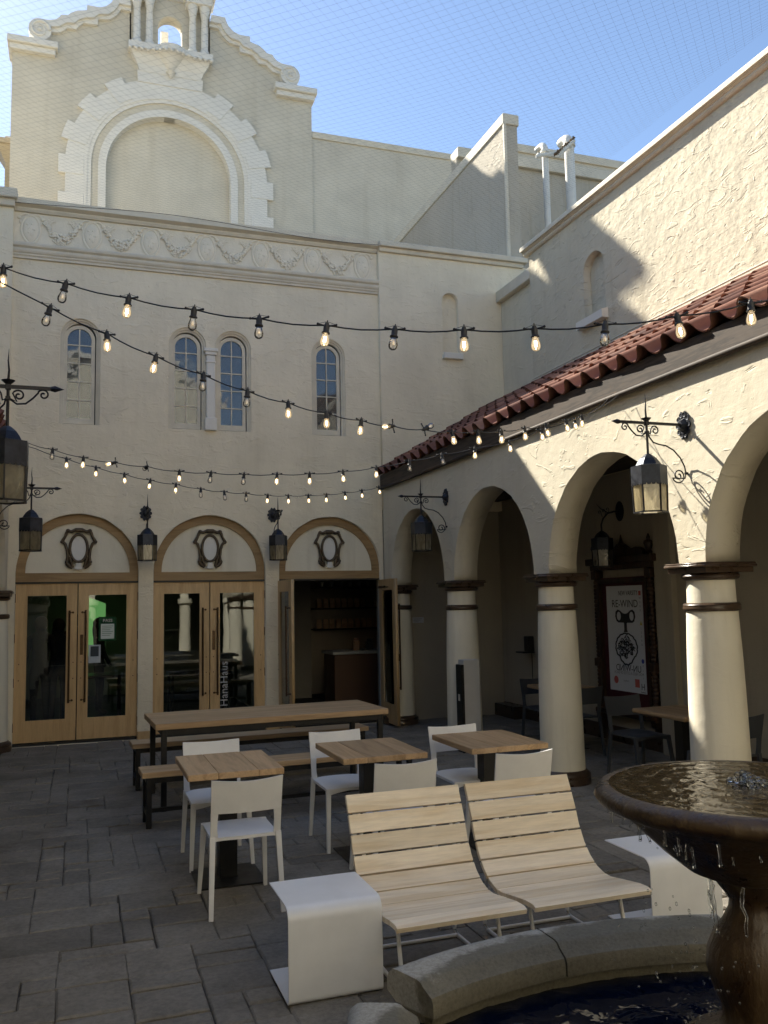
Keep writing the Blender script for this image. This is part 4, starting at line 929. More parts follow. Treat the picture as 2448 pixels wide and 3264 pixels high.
STR = {
 1: ('string of bulbs nearest the camera, highest across the picture', [(-0.9, 4.72, 3.62), (-0.65, 4.58, 3.585)], [[-0.37, 4.425, 3.495], [-0.083, 4.267, 3.389], [0.198, 4.112, 3.293], [0.481, 3.957, 3.211], [0.754, 3.807, 3.145], [1.03, 3.655, 3.089], [1.3, 3.507, 3.049], [1.567, 3.36, 3.024], [1.832, 3.215, 3.007], [2.092, 3.072, 3.004], [2.35, 2.931, 3.018], [2.608, 2.788, 3.051], [2.87, 2.645, 3.10], [3.13, 2.50, 3.16], [3.40, 2.36, 3.24], [3.66, 2.22, 3.33]], [(3.95, 2.06, 3.45), (4.43, 1.80, 3.64)], '1010010110111010'),
 2: ('string of bulbs sloping down from upper left to the right tile eave', [(-0.75, 4.20, 3.55)], [[-0.157, 4.46, 3.328], [0.114, 4.582, 3.256], [0.37, 4.697, 3.188], [0.638, 4.817, 3.136], [0.907, 4.937, 3.088], [1.176, 5.058, 3.06], [1.448, 5.18, 3.039], [1.718, 5.301, 3.029], [1.98, 5.419, 3.028], [2.253, 5.541, 3.041], [2.518, 5.66, 3.062], [2.783, 5.779, 3.098], [3.036, 5.892, 3.136], [3.303, 6.012, 3.194], [3.563, 6.128, 3.254], [3.82, 6.243, 3.329], [4.043, 6.344, 3.401]], [(4.27, 6.45, 3.50), (4.43, 6.52, 3.61)], '01100111101111111'),
 3: ('long sagging string of bulbs in front of the doors, upper of the far pair', [(-0.73, 8.63, 3.47), (-0.48, 8.525, 3.378)], [[-0.252, 8.425, 3.305], [0.016, 8.308, 3.219], [0.294, 8.186, 3.163], [0.565, 8.067, 3.116], [0.837, 7.948, 3.063], [1.105, 7.831, 3.042], [1.381, 7.71, 3.018], [1.656, 7.59, 3.009], [1.926, 7.471, 3.004], [2.201, 7.351, 3.015], [2.473, 7.232, 3.042], [2.746, 7.113, 3.089], [3.009, 6.997, 3.137], [3.278, 6.88, 3.185], [3.558, 6.757, 3.236], [3.816, 6.644, 3.33], [4.08, 6.528, 3.414]], [(4.27, 6.43, 3.50), (4.43, 6.36, 3.61)], '01101001111001111'),
 4: ('lowest sagging string of bulbs just above the arched doors', [(-0.73, 8.57, 3.45), (-0.41, 8.716, 3.355)], [[-0.138, 8.842, 3.291], [0.136, 8.968, 3.235], [0.412, 9.096, 3.193], [0.677, 9.218, 3.156], [0.949, 9.344, 3.137], [1.225, 9.471, 3.111], [1.497, 9.596, 3.101], [1.764, 9.72, 3.105], [2.038, 9.846, 3.105], [2.309, 9.971, 3.12], [2.585, 10.099, 3.147], [2.844, 10.218, 3.175], [3.12, 10.346, 3.221], [3.382, 10.467, 3.27], [3.656, 10.593, 3.338]], [(3.93, 10.72, 3.42), (4.28, 10.88, 3.55), (4.43, 10.95, 3.61)], '111110001111111'),
}
for k, (lab, pre, pts, post, lit) in STR.items():
    st = thing('string_lights', lab, 'string lights', (pts[0][0], pts[0][1], 0), 0, 'festoon strings across the courtyard'); o0 = Vector(st.location)
    allp = [Vector(p) for p in list(pre)+list(pts)+list(post)]
    path = []
    for i in range(len(allp)-1):
        for q in range(4):
            t = q/4; v = allp[i].lerp(allp[i+1], t); v.z -= 0.012*math.sin(math.pi*t); path.append(v)
    path.append(allp[-1])
    MB().tube(path, 0.0036, 6).build('cable', M['wire'], st, 60)
    rnd = random.Random(k)
    for i, p in enumerate(pts):
        d = (Vector(pts[min(i+1, len(pts)-1)])-Vector(pts[max(i-1, 0)])).normalized(); az = math.atan2(d.y, d.x)
        s = link('socket', sm, None, st, False); s.location = Vector(p)-o0
        tilt = rnd.uniform(-.12, .12); twist = rnd.uniform(-.12, .12)
        if k == 2 and i in (8, 9): tilt = (1.4, -2.0)[i == 9]
        if k == 3 and i in (2, 3): tilt = 1.3; twist = 0.9 if i == 3 else 0
        s.rotation_euler = (twist, tilt-math.asin(d.z)*0.5, az); s.scale = (0.95, 0.95, 0.95)
        on = lit[i % len(lit)] == '1'
        b = link('bulb', b_on if on else b_off, None, s, False); f = link('filament', f_on if on else f_dim, None, s, False)

# ================================================================== FURNITURE
def chair_proto(name, label, mat, loc, rz, group):
    """local: +y is where the sitter faces; origin on the ground under the seat"""
    t = thing(name, label, 'chair', loc, rz, group)
    m = MB()
    def seat(u, v):
        x = -0.205+0.41*u; y = -0.215+0.44*v; rnd_ = 0.012*(abs(2*u-1)**6)
        z = 0.462-0.016*math.sin(math.pi*u)*math.sin(math.pi*min(1, v*1.15))-0.010*max(0, v-0.85)/0.15-rnd_
        y -= 0.028*math.sin(math.pi*u)*(1-v)
        return (x, y, z)
    m.sheet(seat, 12, 12, (0, 0, -0.020)); m.build('seat', mat, t, 40, False)
    m = MB(); m.sheet(lambda u, v: (-0.203+0.406*u, 0.216, 0.452-0.05*v*(abs(2*u-1)**1.5*0.6+0.4)), 10, 2, (0, -0.016, 0)); m.build('front_apron', mat, t, 40, False)
    m = MB()
    def back(u, v):
        x = (-0.214+0.428*u)*(1+0.012*v); z = 0.605+0.205*v-0.014*math.sin(math.pi*u)*v; y = -0.250-0.045*v-0.030*math.sin(math.pi*u)
        return (x, y, z)
    m.sheet(back, 14, 6, (0, 0.013, 0)); m.build('backrest', mat, t, 40, False)
    for s in (-1, 1):
        m = MB(); m.sheet(lambda u, v: (s*(0.214-(0.040+0.006*(2*v-1)**2)*u), -0.225-0.025*v, 0.455+0.155*v), 1, 4, (0, 0.016, 0)); m.build('back_post', mat, t, None, False)
        m = MB(); m.bar((s*0.217, -0.272, 0), (s*0.200, -0.216, 0.462), 0.026, 0.024, 0.034, 0.030); m.build('leg', mat, t, None, False)
        m = MB(); m.bar((s*0.217, 0.272, 0), (s*0.194, 0.205, 0.447), 0.024, 0.024, 0.036, 0.032); m.build('leg', mat, t, None, False)
    return t
wc = chair_proto('cafe_chair', 'white plastic chair with its back to the camera at the left square table', M['white'], (0.975, 5.655, 0), 0, 'white cafe chairs')
dup(wc, (0.98, 6.66, 0), R(180), 'white plastic chair behind the left square table, facing the camera')
dup(wc, (2.035, 5.75, 0), 0, 'white plastic chair with its back to the camera at the middle square table')
dup(wc, (1.99, 6.72, 0), R(180), 'white plastic chair behind the middle square table, facing the camera')
dup(wc, (2.90, 5.74, 0), 0, 'white plastic chair with its back to the camera at the right square table')
dup(wc, (2.965, 6.55, 0), R(180), 'white plastic chair mostly hidden behind the right square table, facing the camera')
gc = chair_proto('arcade_chair', 'charcoal chair facing the camera beside the near arcade table', M['grey'], (5.455, 7.75, 0), R(180), 'charcoal arcade chairs')
dup(gc, (5.44, 6.50, 0), 0, 'charcoal chair right of the sunlit column, seen from behind')
dup(gc, (5.63, 9.28, 0), 0, 'charcoal chair just right of the shaded middle column')
dup(gc, (5.69, 10.06, 0), R(180), 'charcoal chair far left in the arcade, left of the shaded middle column')
def square_table(label, cx, cy, z, wx=0.63, wy=0.77, planks=(0.31, 0.42, 0.27), base=True, mat='oakY', grp='square oak cafe tables', round_=0.004):
    t = thing('cafe_table', label, 'table', (cx, cy, 0), 0, grp); x = -wx/2
    for f in planks:
        m = MB(); m.cbox(x+0.0004, x+wx*f-0.0004, -wy/2, wy/2, z-0.042, z, round_); m.build('plank', M[mat], t, None, False); x += wx*f
    MB().box(-0.06, 0.06, -0.06+0.02, 0.06+0.02, 0.010, z-0.045).build('post', M['steel'], t, None, False)
    MB().cbox(-0.16, 0.16, -0.16, 0.16, z-0.052, z-0.043, 0.002).build('top_plate', M['steel'], t, None, False)
    MB().cbox(-0.225, 0.225, -0.235, 0.235, 0.0005, 0.012, 0.003).build('base_plate', M['steel'], t, None, False)
    return t
square_table('square oak table at left with white chairs front and back', 0.985, 6.19, 0.77)
square_table('square oak table in the middle of the three', 2.06, 6.31, 0.77, planks=(0.28, 0.45, 0.27))
square_table('square oak table at right beside the shaded column', 3.03, 6.29, 0.77, planks=(0.33, 0.40, 0.27))
square_table('oak table under the arcade beside the sunlit column', 5.45, 7.02, 0.76, 0.62, 0.80, (1.0,), grp='arcade tables', round_=0.012)
square_table('oak table far in the arcade behind the shaded middle column', 5.72, 9.72, 0.76, 0.60, 0.70, (1.0,), grp='arcade tables', round_=0.012)
def steel_frame(t, L, Wd, z, tube, low):
    for sx in (-1, 1):
        for sy in (-1, 1):
            x, y = sx*(L/2-0.06), sy*(Wd/2-0.035)
            MB().cbox(x-tube/2, x+tube/2, y-tube/2, y+tube/2, 0.0, z-0.001, 0.003).build('leg', M['steel'], t, None, False)
        x = sx*(L/2-0.06); MB().box(x-tube/2+0.002, x+tube/2-0.002, -(Wd/2-0.035)+tube/2, (Wd/2-0.035)-tube/2, z-tube, z-0.002).build('rail', M['steel'], t, None, False)
        if low: MB().box(x-tube/2+0.004, x+tube/2-0.004, -(Wd/2-0.035)+tube/2, (Wd/2-0.035)-tube/2, 0.10, 0.10+tube*0.8).build('rail', M['steel'], t, None, False)
    for sy in (-1, 1):
        y = sy*(Wd/2-0.035); MB().box(-(L/2-0.06)+tube/2, (L/2-0.06)-tube/2, y-tube/2+0.002, y+tube/2-0.002, z-tube, z-0.002).build('rail', M['steel'], t, None, False)
    if low: MB().box(-(L/2-0.06)+tube/2, (L/2-0.06)-tube/2, -tube*0.4, tube*0.4, 0.101, 0.10+tube*0.8-0.002).build('stretcher', M['steel'], t, None, False)
lt = thing('long_table', 'long oak communal table on black steel legs in front of the doors', 'table', (1.79, 8.80, 0), R(2.4))
for k in range(6):
    y = -0.46+0.92/6*k; MB().cbox(-1.14, 1.14, y+0.0004, y+0.92/6-0.0004, 0.728, 0.782, 0.003).build('plank', M['oakX'], lt, None, False)
steel_frame(lt, 2.24, 0.90, 0.727, 0.05, False)
for lab, cx, cy, L, rz in (('front oak bench on black legs, camera side of the long table', 1.76, 7.93, 2.50, 2.0), ('rear oak bench on black legs, between long table and doors', 1.80, 9.57, 2.56, 2.4)):
    bt = thing('bench', lab, 'bench', (cx, cy, 0), R(rz), 'long oak benches')
    for k in range(2): MB().cbox(-L/2, L/2, -0.165+0.165*k+0.0004, 0.165*k-0.0004, 0.415, 0.462, 0.003).build('plank', M['oakX'], bt, None, False)
    steel_frame(bt, L, 0.33, 0.414, 0.045, True)
# bent-steel side tables
def side_table(label, x, y, w_=0.46, d=0.43):
    t = thing('side_table', label, 'side table', (x, y, 0), 0, 'white bent metal side tables')
    path = [(d, 0.437)]; r = 0.062
    for k in range(9): a = R(90+90*k/8); path.append((r+r*math.cos(a), 0.437-r+r*math.sin(a)))
    r2 = 0.03
    for k in range(7): a = R(180+90*k/6); path.append((r2+r2*math.cos(a), 0.006+r2+r2*math.sin(a)))
    path.append((d, 0.006))
    m = MB(); n = len(path); th = 0.006; V = []; F = []
    for i, (py, pz) in enumerate(path):
        a = Vector(path[max(0, i-1)]); b = Vector(path[min(n-1, i+1)]); tt = (b-a).normalized(); nn = Vector((-tt.y, tt.x))*th
        for xx in (0, w_): V.append((xx, py, pz)); V.append((xx, py+nn.x, pz+nn.y))
    for i in range(n-1):
        a, b = i*4, (i+1)*4
        F += [(a, b, b+2, a+2), (a+1, a+3, b+3, b+1), (a, a+1, b+1, b), (a+2, b+2, b+3, a+3)]
    F += [(0, 2, 3, 1), ((n-1)*4, (n-1)*4+1, (n-1)*4+3, (n-1)*4+2)]
    m.add(V, F); m.build('bent_sheet', M['whitemetal'], t, 35, False)
    m = MB()
    for xx in (0.05, w_-0.05):
        for yy in (0.06, d-0.05): m.tube([(xx, yy, 0.0), (xx, yy, 0.006)], 0.012, 8)
    m.build('foot_pad', M['steel'], t, None, False)
side_table('white bent metal side table left of the wooden loungers', 0.935, 4.12)
side_table('white bent metal side table right of the loungers, behind the fountain bowl', 2.925, 4.12)
# slatted loungers
PROF = [(3.925, 0.352), (3.955, 0.362), (4.03, 0.358), (4.18, 0.336), (4.29, 0.318), (4.36, 0.320), (4.43, 0.340), (4.50, 0.385), (4.555, 0.445), (4.605, 0.533), (4.636, 0.619), (4.674, 0.703), (4.722, 0.800)]
def lounger(label, x0, x1):
    t = thing('slatted_lounger', label, 'lounger', ((x0+x1)/2, 4.2, 0), 0, 'wooden slatted loungers')
    seg = [0.0]
    for a, b in zip(PROF[:-1], PROF[1:]): seg.append(seg[-1]+math.hypot(b[0]-a[0], b[1]-a[1]))
    def at(s):
        s = max(0, min(seg[-1], s))
        for i in range(len(seg)-1):
            if s <= seg[i+1]: q = (s-seg[i])/(seg[i+1]-seg[i]); a, b = PROF[i], PROF[i+1]; return Vector((0, a[0]+(b[0]-a[0])*q, a[1]+(b[1]-a[1])*q))
        return Vector((0, *PROF[-1]))
    n = 10; Ls = seg[-1]
    for k in range(n):
        gap = 0.0012 if k < 3 else (0.003 if k < 5 else 0.0055)
        s0, s1 = Ls*k/n+gap, Ls*(k+1)/n-gap; th = 0.024
        def top(u, v): p = at(s0+(s1-s0)*v); return (x0+(x1-x0)*u, p.y, p.z)
        def off(u, v):
            d = (at(s0+(s1-s0)*min(1, v+.3))-at(s0+(s1-s0)*max(0, v-.3))).normalized(); nn = Vector((0, d.z, -d.y)); return nn*th
        m = MB(); m.sheet(top, 1, 4, off); m.build('slat', M['ash'], t, 30)
    for xx in (x0+0.07, x1-0.07):     # bearers under the slats
        m = MB(); m.tube([(xx, at(s).y+0.034, at(s).z-0.026) for s in [0.10+i*(Ls-0.16)/14 for i in range(15)]], 0.011, 8); m.build('bearer', M['whitemetal'], t, 60)
        m = MB(); p = at(0.17); m.tube([(xx, p.y+0.03, p.z-0.036), (xx, p.y-0.02, 0.10), (xx, p.y-0.03, 0.012), (xx, p.y+0.02, 0.010), (xx, 4.62, 0.010), (xx, 4.66, 0.03), (xx, 4.60, at(Ls*0.62).z-0.03)], 0.011, 8); m.build('leg_frame', M['whitemetal'], t, 60)
    for yy, zz in ((4.40, 0.285), (4.62, 0.010)): MB().tube([(x0+0.07, yy, zz), (x1-0.07, yy, zz)], 0.010, 8).build('cross_bar', M['whitemetal'], t, 60)
    return t
lounger('pale slatted wooden lounger next to the left side table', 1.40, 2.072)
lounger('pale slatted wooden lounger nearest the fountain bowl', 2.118, 2.790)

# ================================================================== FOUNTAIN
FX, FY = 2.03, 2.33
BX = 1.915
def wet_stone():
    m, nt, p, o = new_mat('rim_stone'); co = objco(nt)
    n1 = N(nt, 'ShaderNodeTexNoise', Scale=5.0, Detail=7.0, Roughness=0.7); nt.links.new(co, n1.inputs['Vector'])
    n2 = N(nt, 'ShaderNodeTexNoise', Scale=70.0, Detail=4.0, Roughness=0.7); nt.links.new(co, n2.inputs['Vector'])
    c = ramp(nt, n1.outputs[0], [(0.3, (0.34, 0.322, 0.275)), (0.7, (0.46, 0.44, 0.385))])
    sp = ramp(nt, n2.outputs[0], [(0.3, g3(0.70)), (0.6, g3(1.05))])
    mx = N(nt, 'ShaderNodeMix', data_type='RGBA', blend_type='MULTIPLY'); mx.inputs[0].default_value = 1; nt.links.new(c, mx.inputs[6]); nt.links.new(sp, mx.inputs[7])
    # splash-wet area round the bowl, with a ragged edge
    sx = N(nt, 'ShaderNodeSeparateXYZ'); nt.links.new(co, sx.inputs[0])
    r2 = math_n(nt, 'ADD', math_n(nt, 'MULTIPLY', math_n(nt, 'MULTIPLY', sx.outputs[0], sx.outputs[0]), 0.75), math_n(nt, 'MULTIPLY', sx.outputs[1], sx.outputs[1]))
    rr = math_n(nt, 'SQRT', r2, 0.0); rw = math_n(nt, 'ADD', rr, math_n(nt, 'MULTIPLY', n1.outputs[0], 0.22))
    wet = ramp(nt, math_n(nt, 'MULTIPLY', rw, 0.5), [(0.592, g3(1)), (0.608, g3(0))])
    m2 = N(nt, 'ShaderNodeMix', data_type='RGBA'); nt.links.new(wet, m2.inputs[0]); nt.links.new(mx.outputs[2], m2.inputs[6])
    dk = N(nt, 'ShaderNodeMix', data_type='RGBA', blend_type='MULTIPLY'); dk.inputs[0].default_value = 1; nt.links.new(mx.outputs[2], dk.inputs[6]); dk.inputs[7].default_value = (0.42, 0.40, 0.335, 1)
    nt.links.new(dk.outputs[2], m2.inputs[7]); nt.links.new(m2.outputs[2], p.inputs['Base Color'])
    nt.links.new(ramp(nt, wet, [(0.0, g3(0.9)), (1.0, g3(0.62))]), p.inputs['Roughness']); bump(nt, p, math_n(nt, 'ADD', n2.outputs[0], n1.outputs[0]), 0.6, 0.004); return m
M['rim'] = wet_stone()
def bowl_mat():
    m, nt, p, o = new_mat('wet_brown_stone'); co = objco(nt, (1.6, 1.6, 0.5))
    n1 = N(nt, 'ShaderNodeTexNoise', Scale=6.0, Detail=7.0, Roughness=0.7, Distortion=0.5); nt.links.new(co, n1.inputs['Vector'])
    nt.links.new(ramp(nt, n1.outputs[0], [(0.25, (0.016, 0.009, 0.005)), (0.45, (0.042, 0.023, 0.010)), (0.60, (0.075, 0.046, 0.020)), (0.72, (0.15, 0.12, 0.075))]), p.inputs['Base Color'])
    nt.links.new(ramp(nt, n1.outputs[0], [(0.35, g3(0.16)), (0.62, g3(0.60))]), p.inputs['Roughness'])
    n2 = N(nt, 'ShaderNodeTexNoise', Scale=38.0, Detail=4.0); nt.links.new(co, n2.inputs['Vector']); bump(nt, p, math_n(nt, 'ADD', n2.outputs[0], n1.outputs[0]), 0.6, 0.006); return m
M['bowl'] = bowl_mat()
def water_mat(name, col, sc, dist, rings=False, trans=False):
    m, nt, p, o = new_mat(name); co = objco(nt)
    p.inputs['Base Color'].default_value = (*col, 1); p.inputs['Roughness'].default_value = 0.03; p.inputs['IOR'].default_value = 1.33; p.inputs['Specular IOR Level'].default_value = 0.6
    n1 = N(nt, 'ShaderNodeTexNoise', Scale=sc, Detail=3.0, Roughness=0.55, Distortion=0.7); nt.links.new(co, n1.inputs['Vector'])
    h = n1.outputs[0]
    if rings:
        sx = N(nt, 'ShaderNodeSeparateXYZ'); nt.links.new(co, sx.inputs[0])
        rr = math_n(nt, 'SQRT', math_n(nt, 'ADD', math_n(nt, 'MULTIPLY', sx.outputs[0], sx.outputs[0]), math_n(nt, 'MULTIPLY', sx.outputs[1], sx.outputs[1])), 0)
        rw = math_n(nt, 'ADD', math_n(nt, 'MULTIPLY', rr, 85.0), math_n(nt, 'MULTIPLY', n1.outputs[0], 9.0))
        h = math_n(nt, 'ADD', math_n(nt, 'MULTIPLY', math_n(nt, 'SINE', rw, 0), 0.10), n1.outputs[0])
    bump(nt, p, h, 1.0, dist); return m
M['bowlwater'] = water_mat('bowl_water', (0.070, 0.047, 0.022), 26.0, 0.0022, True)
M['poolwater'] = water_mat('pool_water', (0.0025, 0.005, 0.016), 6.0, 0.009)
M['clearwater'] = glass_mat('clear_water', (0.95, 0.96, 0.96), 0.02, 0.0, 1.33)
M['navy'] = plain('navy_tile', (0.006, 0.010, 0.030), 0.25, var=0.3, scale=20)
fo = thing('fountain', 'wet brown tiered fountain bowl over a stone-rimmed blue pool at lower right', 'fountain', (FX, FY, 0))
ARC_R, ARC_C = 2.08, -0.93
def lobe_pt(d, s):
    """point at distance d inside the outer arc; s in [-1,1] along the lobe (local +y lobe)"""
    xo = 0.775*s; a = math.asin(xo/ARC_R); r = ARC_R-d; return (r*math.sin(a), ARC_C+r*math.cos(a))
RIMP = [(0.0, 0.365), (0.0, 0.405), (0.012, 0.432), (0.035, 0.449), (0.06, 0.452), (0.170, 0.450), (0.190, 0.444), (0.204, 0.430), (0.246, 0.405), (0.255, 0.385), (0.255, 0.335), (0.05, 0.335)]
def sweep(prof, s0, s1, rot, n=10, dz=0.0):
    m = MB(); V = []; F = []; k = len(prof); cs, sn = math.cos(rot), math.sin(rot)
    for i in range(n+1):
        s = s0+(s1-s0)*i/n
        for d, z in prof:
            x, y = lobe_pt(d, s); V.append((BX+x*cs-y*sn, FY+x*sn+y*cs, z+dz))
    for i in range(n):
        for q in range(k): F.append((i*k+q, i*k+(q+1) % k, (i+1)*k+(q+1) % k, (i+1)*k+q))
    F.append(tuple(range(k))); F.append(tuple(n*k+q for q in range(k-1, -1, -1))); m.add(V, F); return m
for li in range(4):
    rot = li*math.pi/2; dz = 0.0 if li % 2 == 0 else -0.007
    for s0, s1 in ((-0.997, -0.072), (-0.060, 0.997)) if li == 0 else ((-0.997, -0.004), (0.004, 0.997)):
        sweep(RIMP, s0, s1, rot, 10, dz).build('rim_stone', M['rim'], fo, 35)
    sweep([(0.045, 0.0), (0.045, 0.34), (0.22, 0.34), (0.22, 0.0)], -0.96, 0.96, rot, 10).build('basin_wall', M['rim'], fo)
MB().box(BX-0.94, BX+0.94, FY-0.94, FY+0.94, 0.0, 0.05).build('basin_floor', M['navy'], fo)
m = MB(); 
nw = 60
V = [(BX-0.94+1.88*i/nw, FY-0.94+1.88*j/nw, 0.285+0.006*noise.noise(Vector((i*0.35, j*0.35, 1.0)))+0.004*noise.noise(Vector((i*0.9, j*0.9, 4.0)))) for i in range(nw+1) for j in range(nw+1)]
m.add(V, [(i*(nw+1)+j, (i+1)*(nw+1)+j, (i+1)*(nw+1)+j+1, i*(nw+1)+j+1) for i in range(nw) for j in range(nw)]); m.build('pool_water', M['poolwater'], fo, 180)
BZ = 1.237
m = MB(); m.lathe([(0.255, 0.10), (0.262, 0.40), (0.250, 0.43), (0.225, 0.455), (0.17, 0.475), (0.125, 0.50), (0.108, 0.53), (0.112, 0.57), (0.135, 0.62), (0.150, 0.68), (0.146, 0.73), (0.125, 0.78), (0.095, 0.82), (0.074, 0.86), (0.070, 0.885), (0.085, 0.91), (0.105, 0.935), (0.11, 0.96)], 40, (FX, FY, 0)); m.build('stem', M['bowl'], fo, 60)
m = MB(); m.lathe([(0.11, 0.955), (0.15, 0.965), (0.20, 0.985), (0.27, 1.04), (0.34, 1.105), (0.39, 1.152), (0.435, 1.172), (0.466, 1.188), (0.476, 1.203), (0.470, 1.222), (0.454, 1.236), (0.435, 1.241), (0.40, 1.232), (0.34, 1.20), (0.2, 1.16), (0.02, 1.15)], 64, (FX, FY, 0)); m.build('bowl', M['bowl'], fo, 60)
m = MB(); V = []; F = []; nr, na = 26, 72
for i in range(nr+1):
    r = 0.437*i/nr
    for k in range(na):
        a = 2*math.pi*k/na; h = 0.0010*math.sin(r*95+2.2*noise.noise(Vector((math.cos(a)*2, math.sin(a)*2, r*4))))+0.0022*noise.noise(Vector((r*math.cos(a)*26, r*math.sin(a)*26, 7)))
        V.append((FX+r*math.cos(a), FY+r*math.sin(a), BZ+h+0.002))
for i in range(nr):
    for k in range(na): F.append((i*na+k, i*na+(k+1) % na, (i+1)*na+(k+1) % na, (i+1)*na+k))
m.add(V, F); m.build('bowl_water', M['bowlwater'], fo, 180)
# bubbling jet at the centre
m = MB(); rnd = random.Random(21)
for k in range(46):
    a = rnd.uniform(0, 6.28); r = rnd.uniform(0, 0.075); hh = 0.048*(1-r/0.085); m.ball((FX+r*math.cos(a), FY+r*math.sin(a), BZ+rnd.uniform(0, hh)), rnd.uniform(.006, .016), rnd.uniform(.006, .016), rnd.uniform(.006, .014), 8, 5)
m.build('jet', M['clearwater'], fo, 180)
# overflow: sheets and strings of falling water, with drops
wm = MB(); rnd = random.Random(8)
for k in range(22):
    a = rnd.gauss(R(178), R(22)); r0 = rnd.uniform(0.33, 0.445); z0 = 1.09+(r0-0.33)*0.9; L_ = rnd.choice([0.015, 0.02, 0.03, 0.05])*rnd.uniform(0.6, 1.3)
    x, y = FX+r0*math.cos(a), FY+r0*math.sin(a); j = rnd.uniform(-.006, .006)
    wm.tube([(x, y, z0+0.01), (x+j, y-j, z0-L_*0.5), (x+2*j, y, z0-L_)], [rnd.uniform(.004, .008), 0.0032, 0.0045], 6)
for k in range(5):   # ragged strings off the underside near the stem
    a = rnd.uniform(R(120), R(250)); r0 = rnd.uniform(0.12, 0.2); x, y = FX+r0*math.cos(a), FY+r0*math.sin(a); P = [(x+rnd.uniform(-.008, .008), y+rnd.uniform(-.008, .008), 0.97-q*0.028) for q in range(6)]
    wm.tube(P, [rnd.uniform(.003, .008) for _ in P], 6)
o = wm.build('falling_water', M['clearwater'], fo, 60); o['kind'] = 'stuff'
dm = MB()
for k in range(200):
    mode = rnd.random()
    if mode < 0.30: a = rnd.uniform(R(105), R(235)); r0 = rnd.uniform(0.20, 0.46); z = rnd.uniform(0.62, 1.0)
    elif mode < 0.75: a = rnd.uniform(R(95), R(250)); r0 = rnd.uniform(0.15, 0.50); z = 0.29+abs(rnd.gauss(0, 0.09))
    else: a = rnd.uniform(R(80), R(280)); r0 = rnd.uniform(0.12, 0.35); z = rnd.uniform(0.3, 0.75)
    rr = rnd.uniform(.0022, .0048); dm.ball((FX+r0*math.cos(a), FY+r0*math.sin(a), z), rr, rr, rr*rnd.uniform(1, 1.5), 6, 4)
o = dm.build('water_drops', M['clearwater'], fo, 180); o['kind'] = 'stuff'

# ================================================================== ARCADE: POSTER, DEVICES
XP = XU-0.015
po = thing('poster_case', 'carved dark wood poster case on the arcade back wall with brain poster', 'poster case', (XP, 9.47, 0))
M['carved'] = wood('carved_dark_wood', (0.050, 0.026, 0.014), (0.022, 0.012, 0.007), 'Z', 1.0, 0.4)
yc = 9.44; YR, YL = 8.86, 10.02
for y in (YR, YL):
    m = MB()
    for k in range(34):
        z = 0.42+k*0.050; m.lathe([(0.035, 0.0), (0.043, 0.012), (0.043, 0.036), (0.035, 0.048)], 10, (XP-0.07, y, z), cap=False)
    m.cbox(XP-0.12, XP, y-0.06, y+0.06, 0.36, 0.43, 0.008); m.cbox(XP-0.12, XP, y-0.06, y+0.06, 0.95, 1.06, 0.008); m.cbox(XP-0.12, XP, y-0.06, y+0.06, 2.08, 2.20, 0.008)
    m.build('pilaster', M['carved'], po, 40)
    m = MB(); m.lathe([(0.03, 0), (0.05, 0.02), (0.03, 0.05), (0.045, 0.09), (0.062, 0.13), (0.055, 0.16), (0.02, 0.18), (0.025, 0.20), (0.008, 0.25)], 12, (XP-0.07, y, 2.36)); m.build('finial', M['carved'], po, 50)
    m = MB(); m.prism([(XP, 0.40), (XP-0.13, 0.36), (XP-0.12, 0.30), (XP-0.07, 0.27), (XP-0.08, 0.20), (XP-0.03, 0.14), (XP, 0.13)], y-0.05, y+0.05, lambda u, v, q: (u, q, v)); m.build('bracket', M['carved'], po)
MB().box(XP-0.05, XP-0.002, YR+0.03, YL-0.03, 0.42, 2.10).build('back_board', plain('dark_red_board', (0.060, 0.006, 0.010), 0.6), po)
m = MB(); m.cbox(XP-0.11, XP, YR-0.09, YL+0.09, 2.20, 2.272, 0.008); m.cbox(XP-0.15, XP, YR-0.14, YL+0.14, 2.27, 2.36, 0.01); m.build('cornice', M['carved'], po); MB().cbox(XP-0.13, XP, YR-0.07, YL+0.07, 0.36, 0.42, 0.008).build('bottom_rail', M['carved'], po)
m = MB(); pts = [(yc-0.5, 2.36)]+[(yc-0.5+1.0*t, 2.37+0.13*math.sin(math.pi*t)**0.7+0.03*math.sin(5*math.pi*t)) for t in [i/20 for i in range(1, 20)]]+[(yc+0.5, 2.36)]
m.prism(pts, XP-0.09, XP-0.03, lambda u, v, q: (q, u, v)); m.lathe([(0.03, 0), (0.045, 0.03), (0.02, 0.08), (0.006, 0.16)], 10, (XP-0.06, yc, 2.48)); m.build('crest', M['carved'], po, 40)
m = MB(); m.box(XP-0.10, XP-0.048, YR+0.045, YR+0.095, 0.46, 2.08); m.box(XP-0.10, XP-0.048, YL-0.095, YL-0.045, 0.46, 2.08); m.box(XP-0.10, XP-0.048, YR+0.095, YL-0.095, 2.03, 2.08); m.build('inner_frame', M['carved'], po)
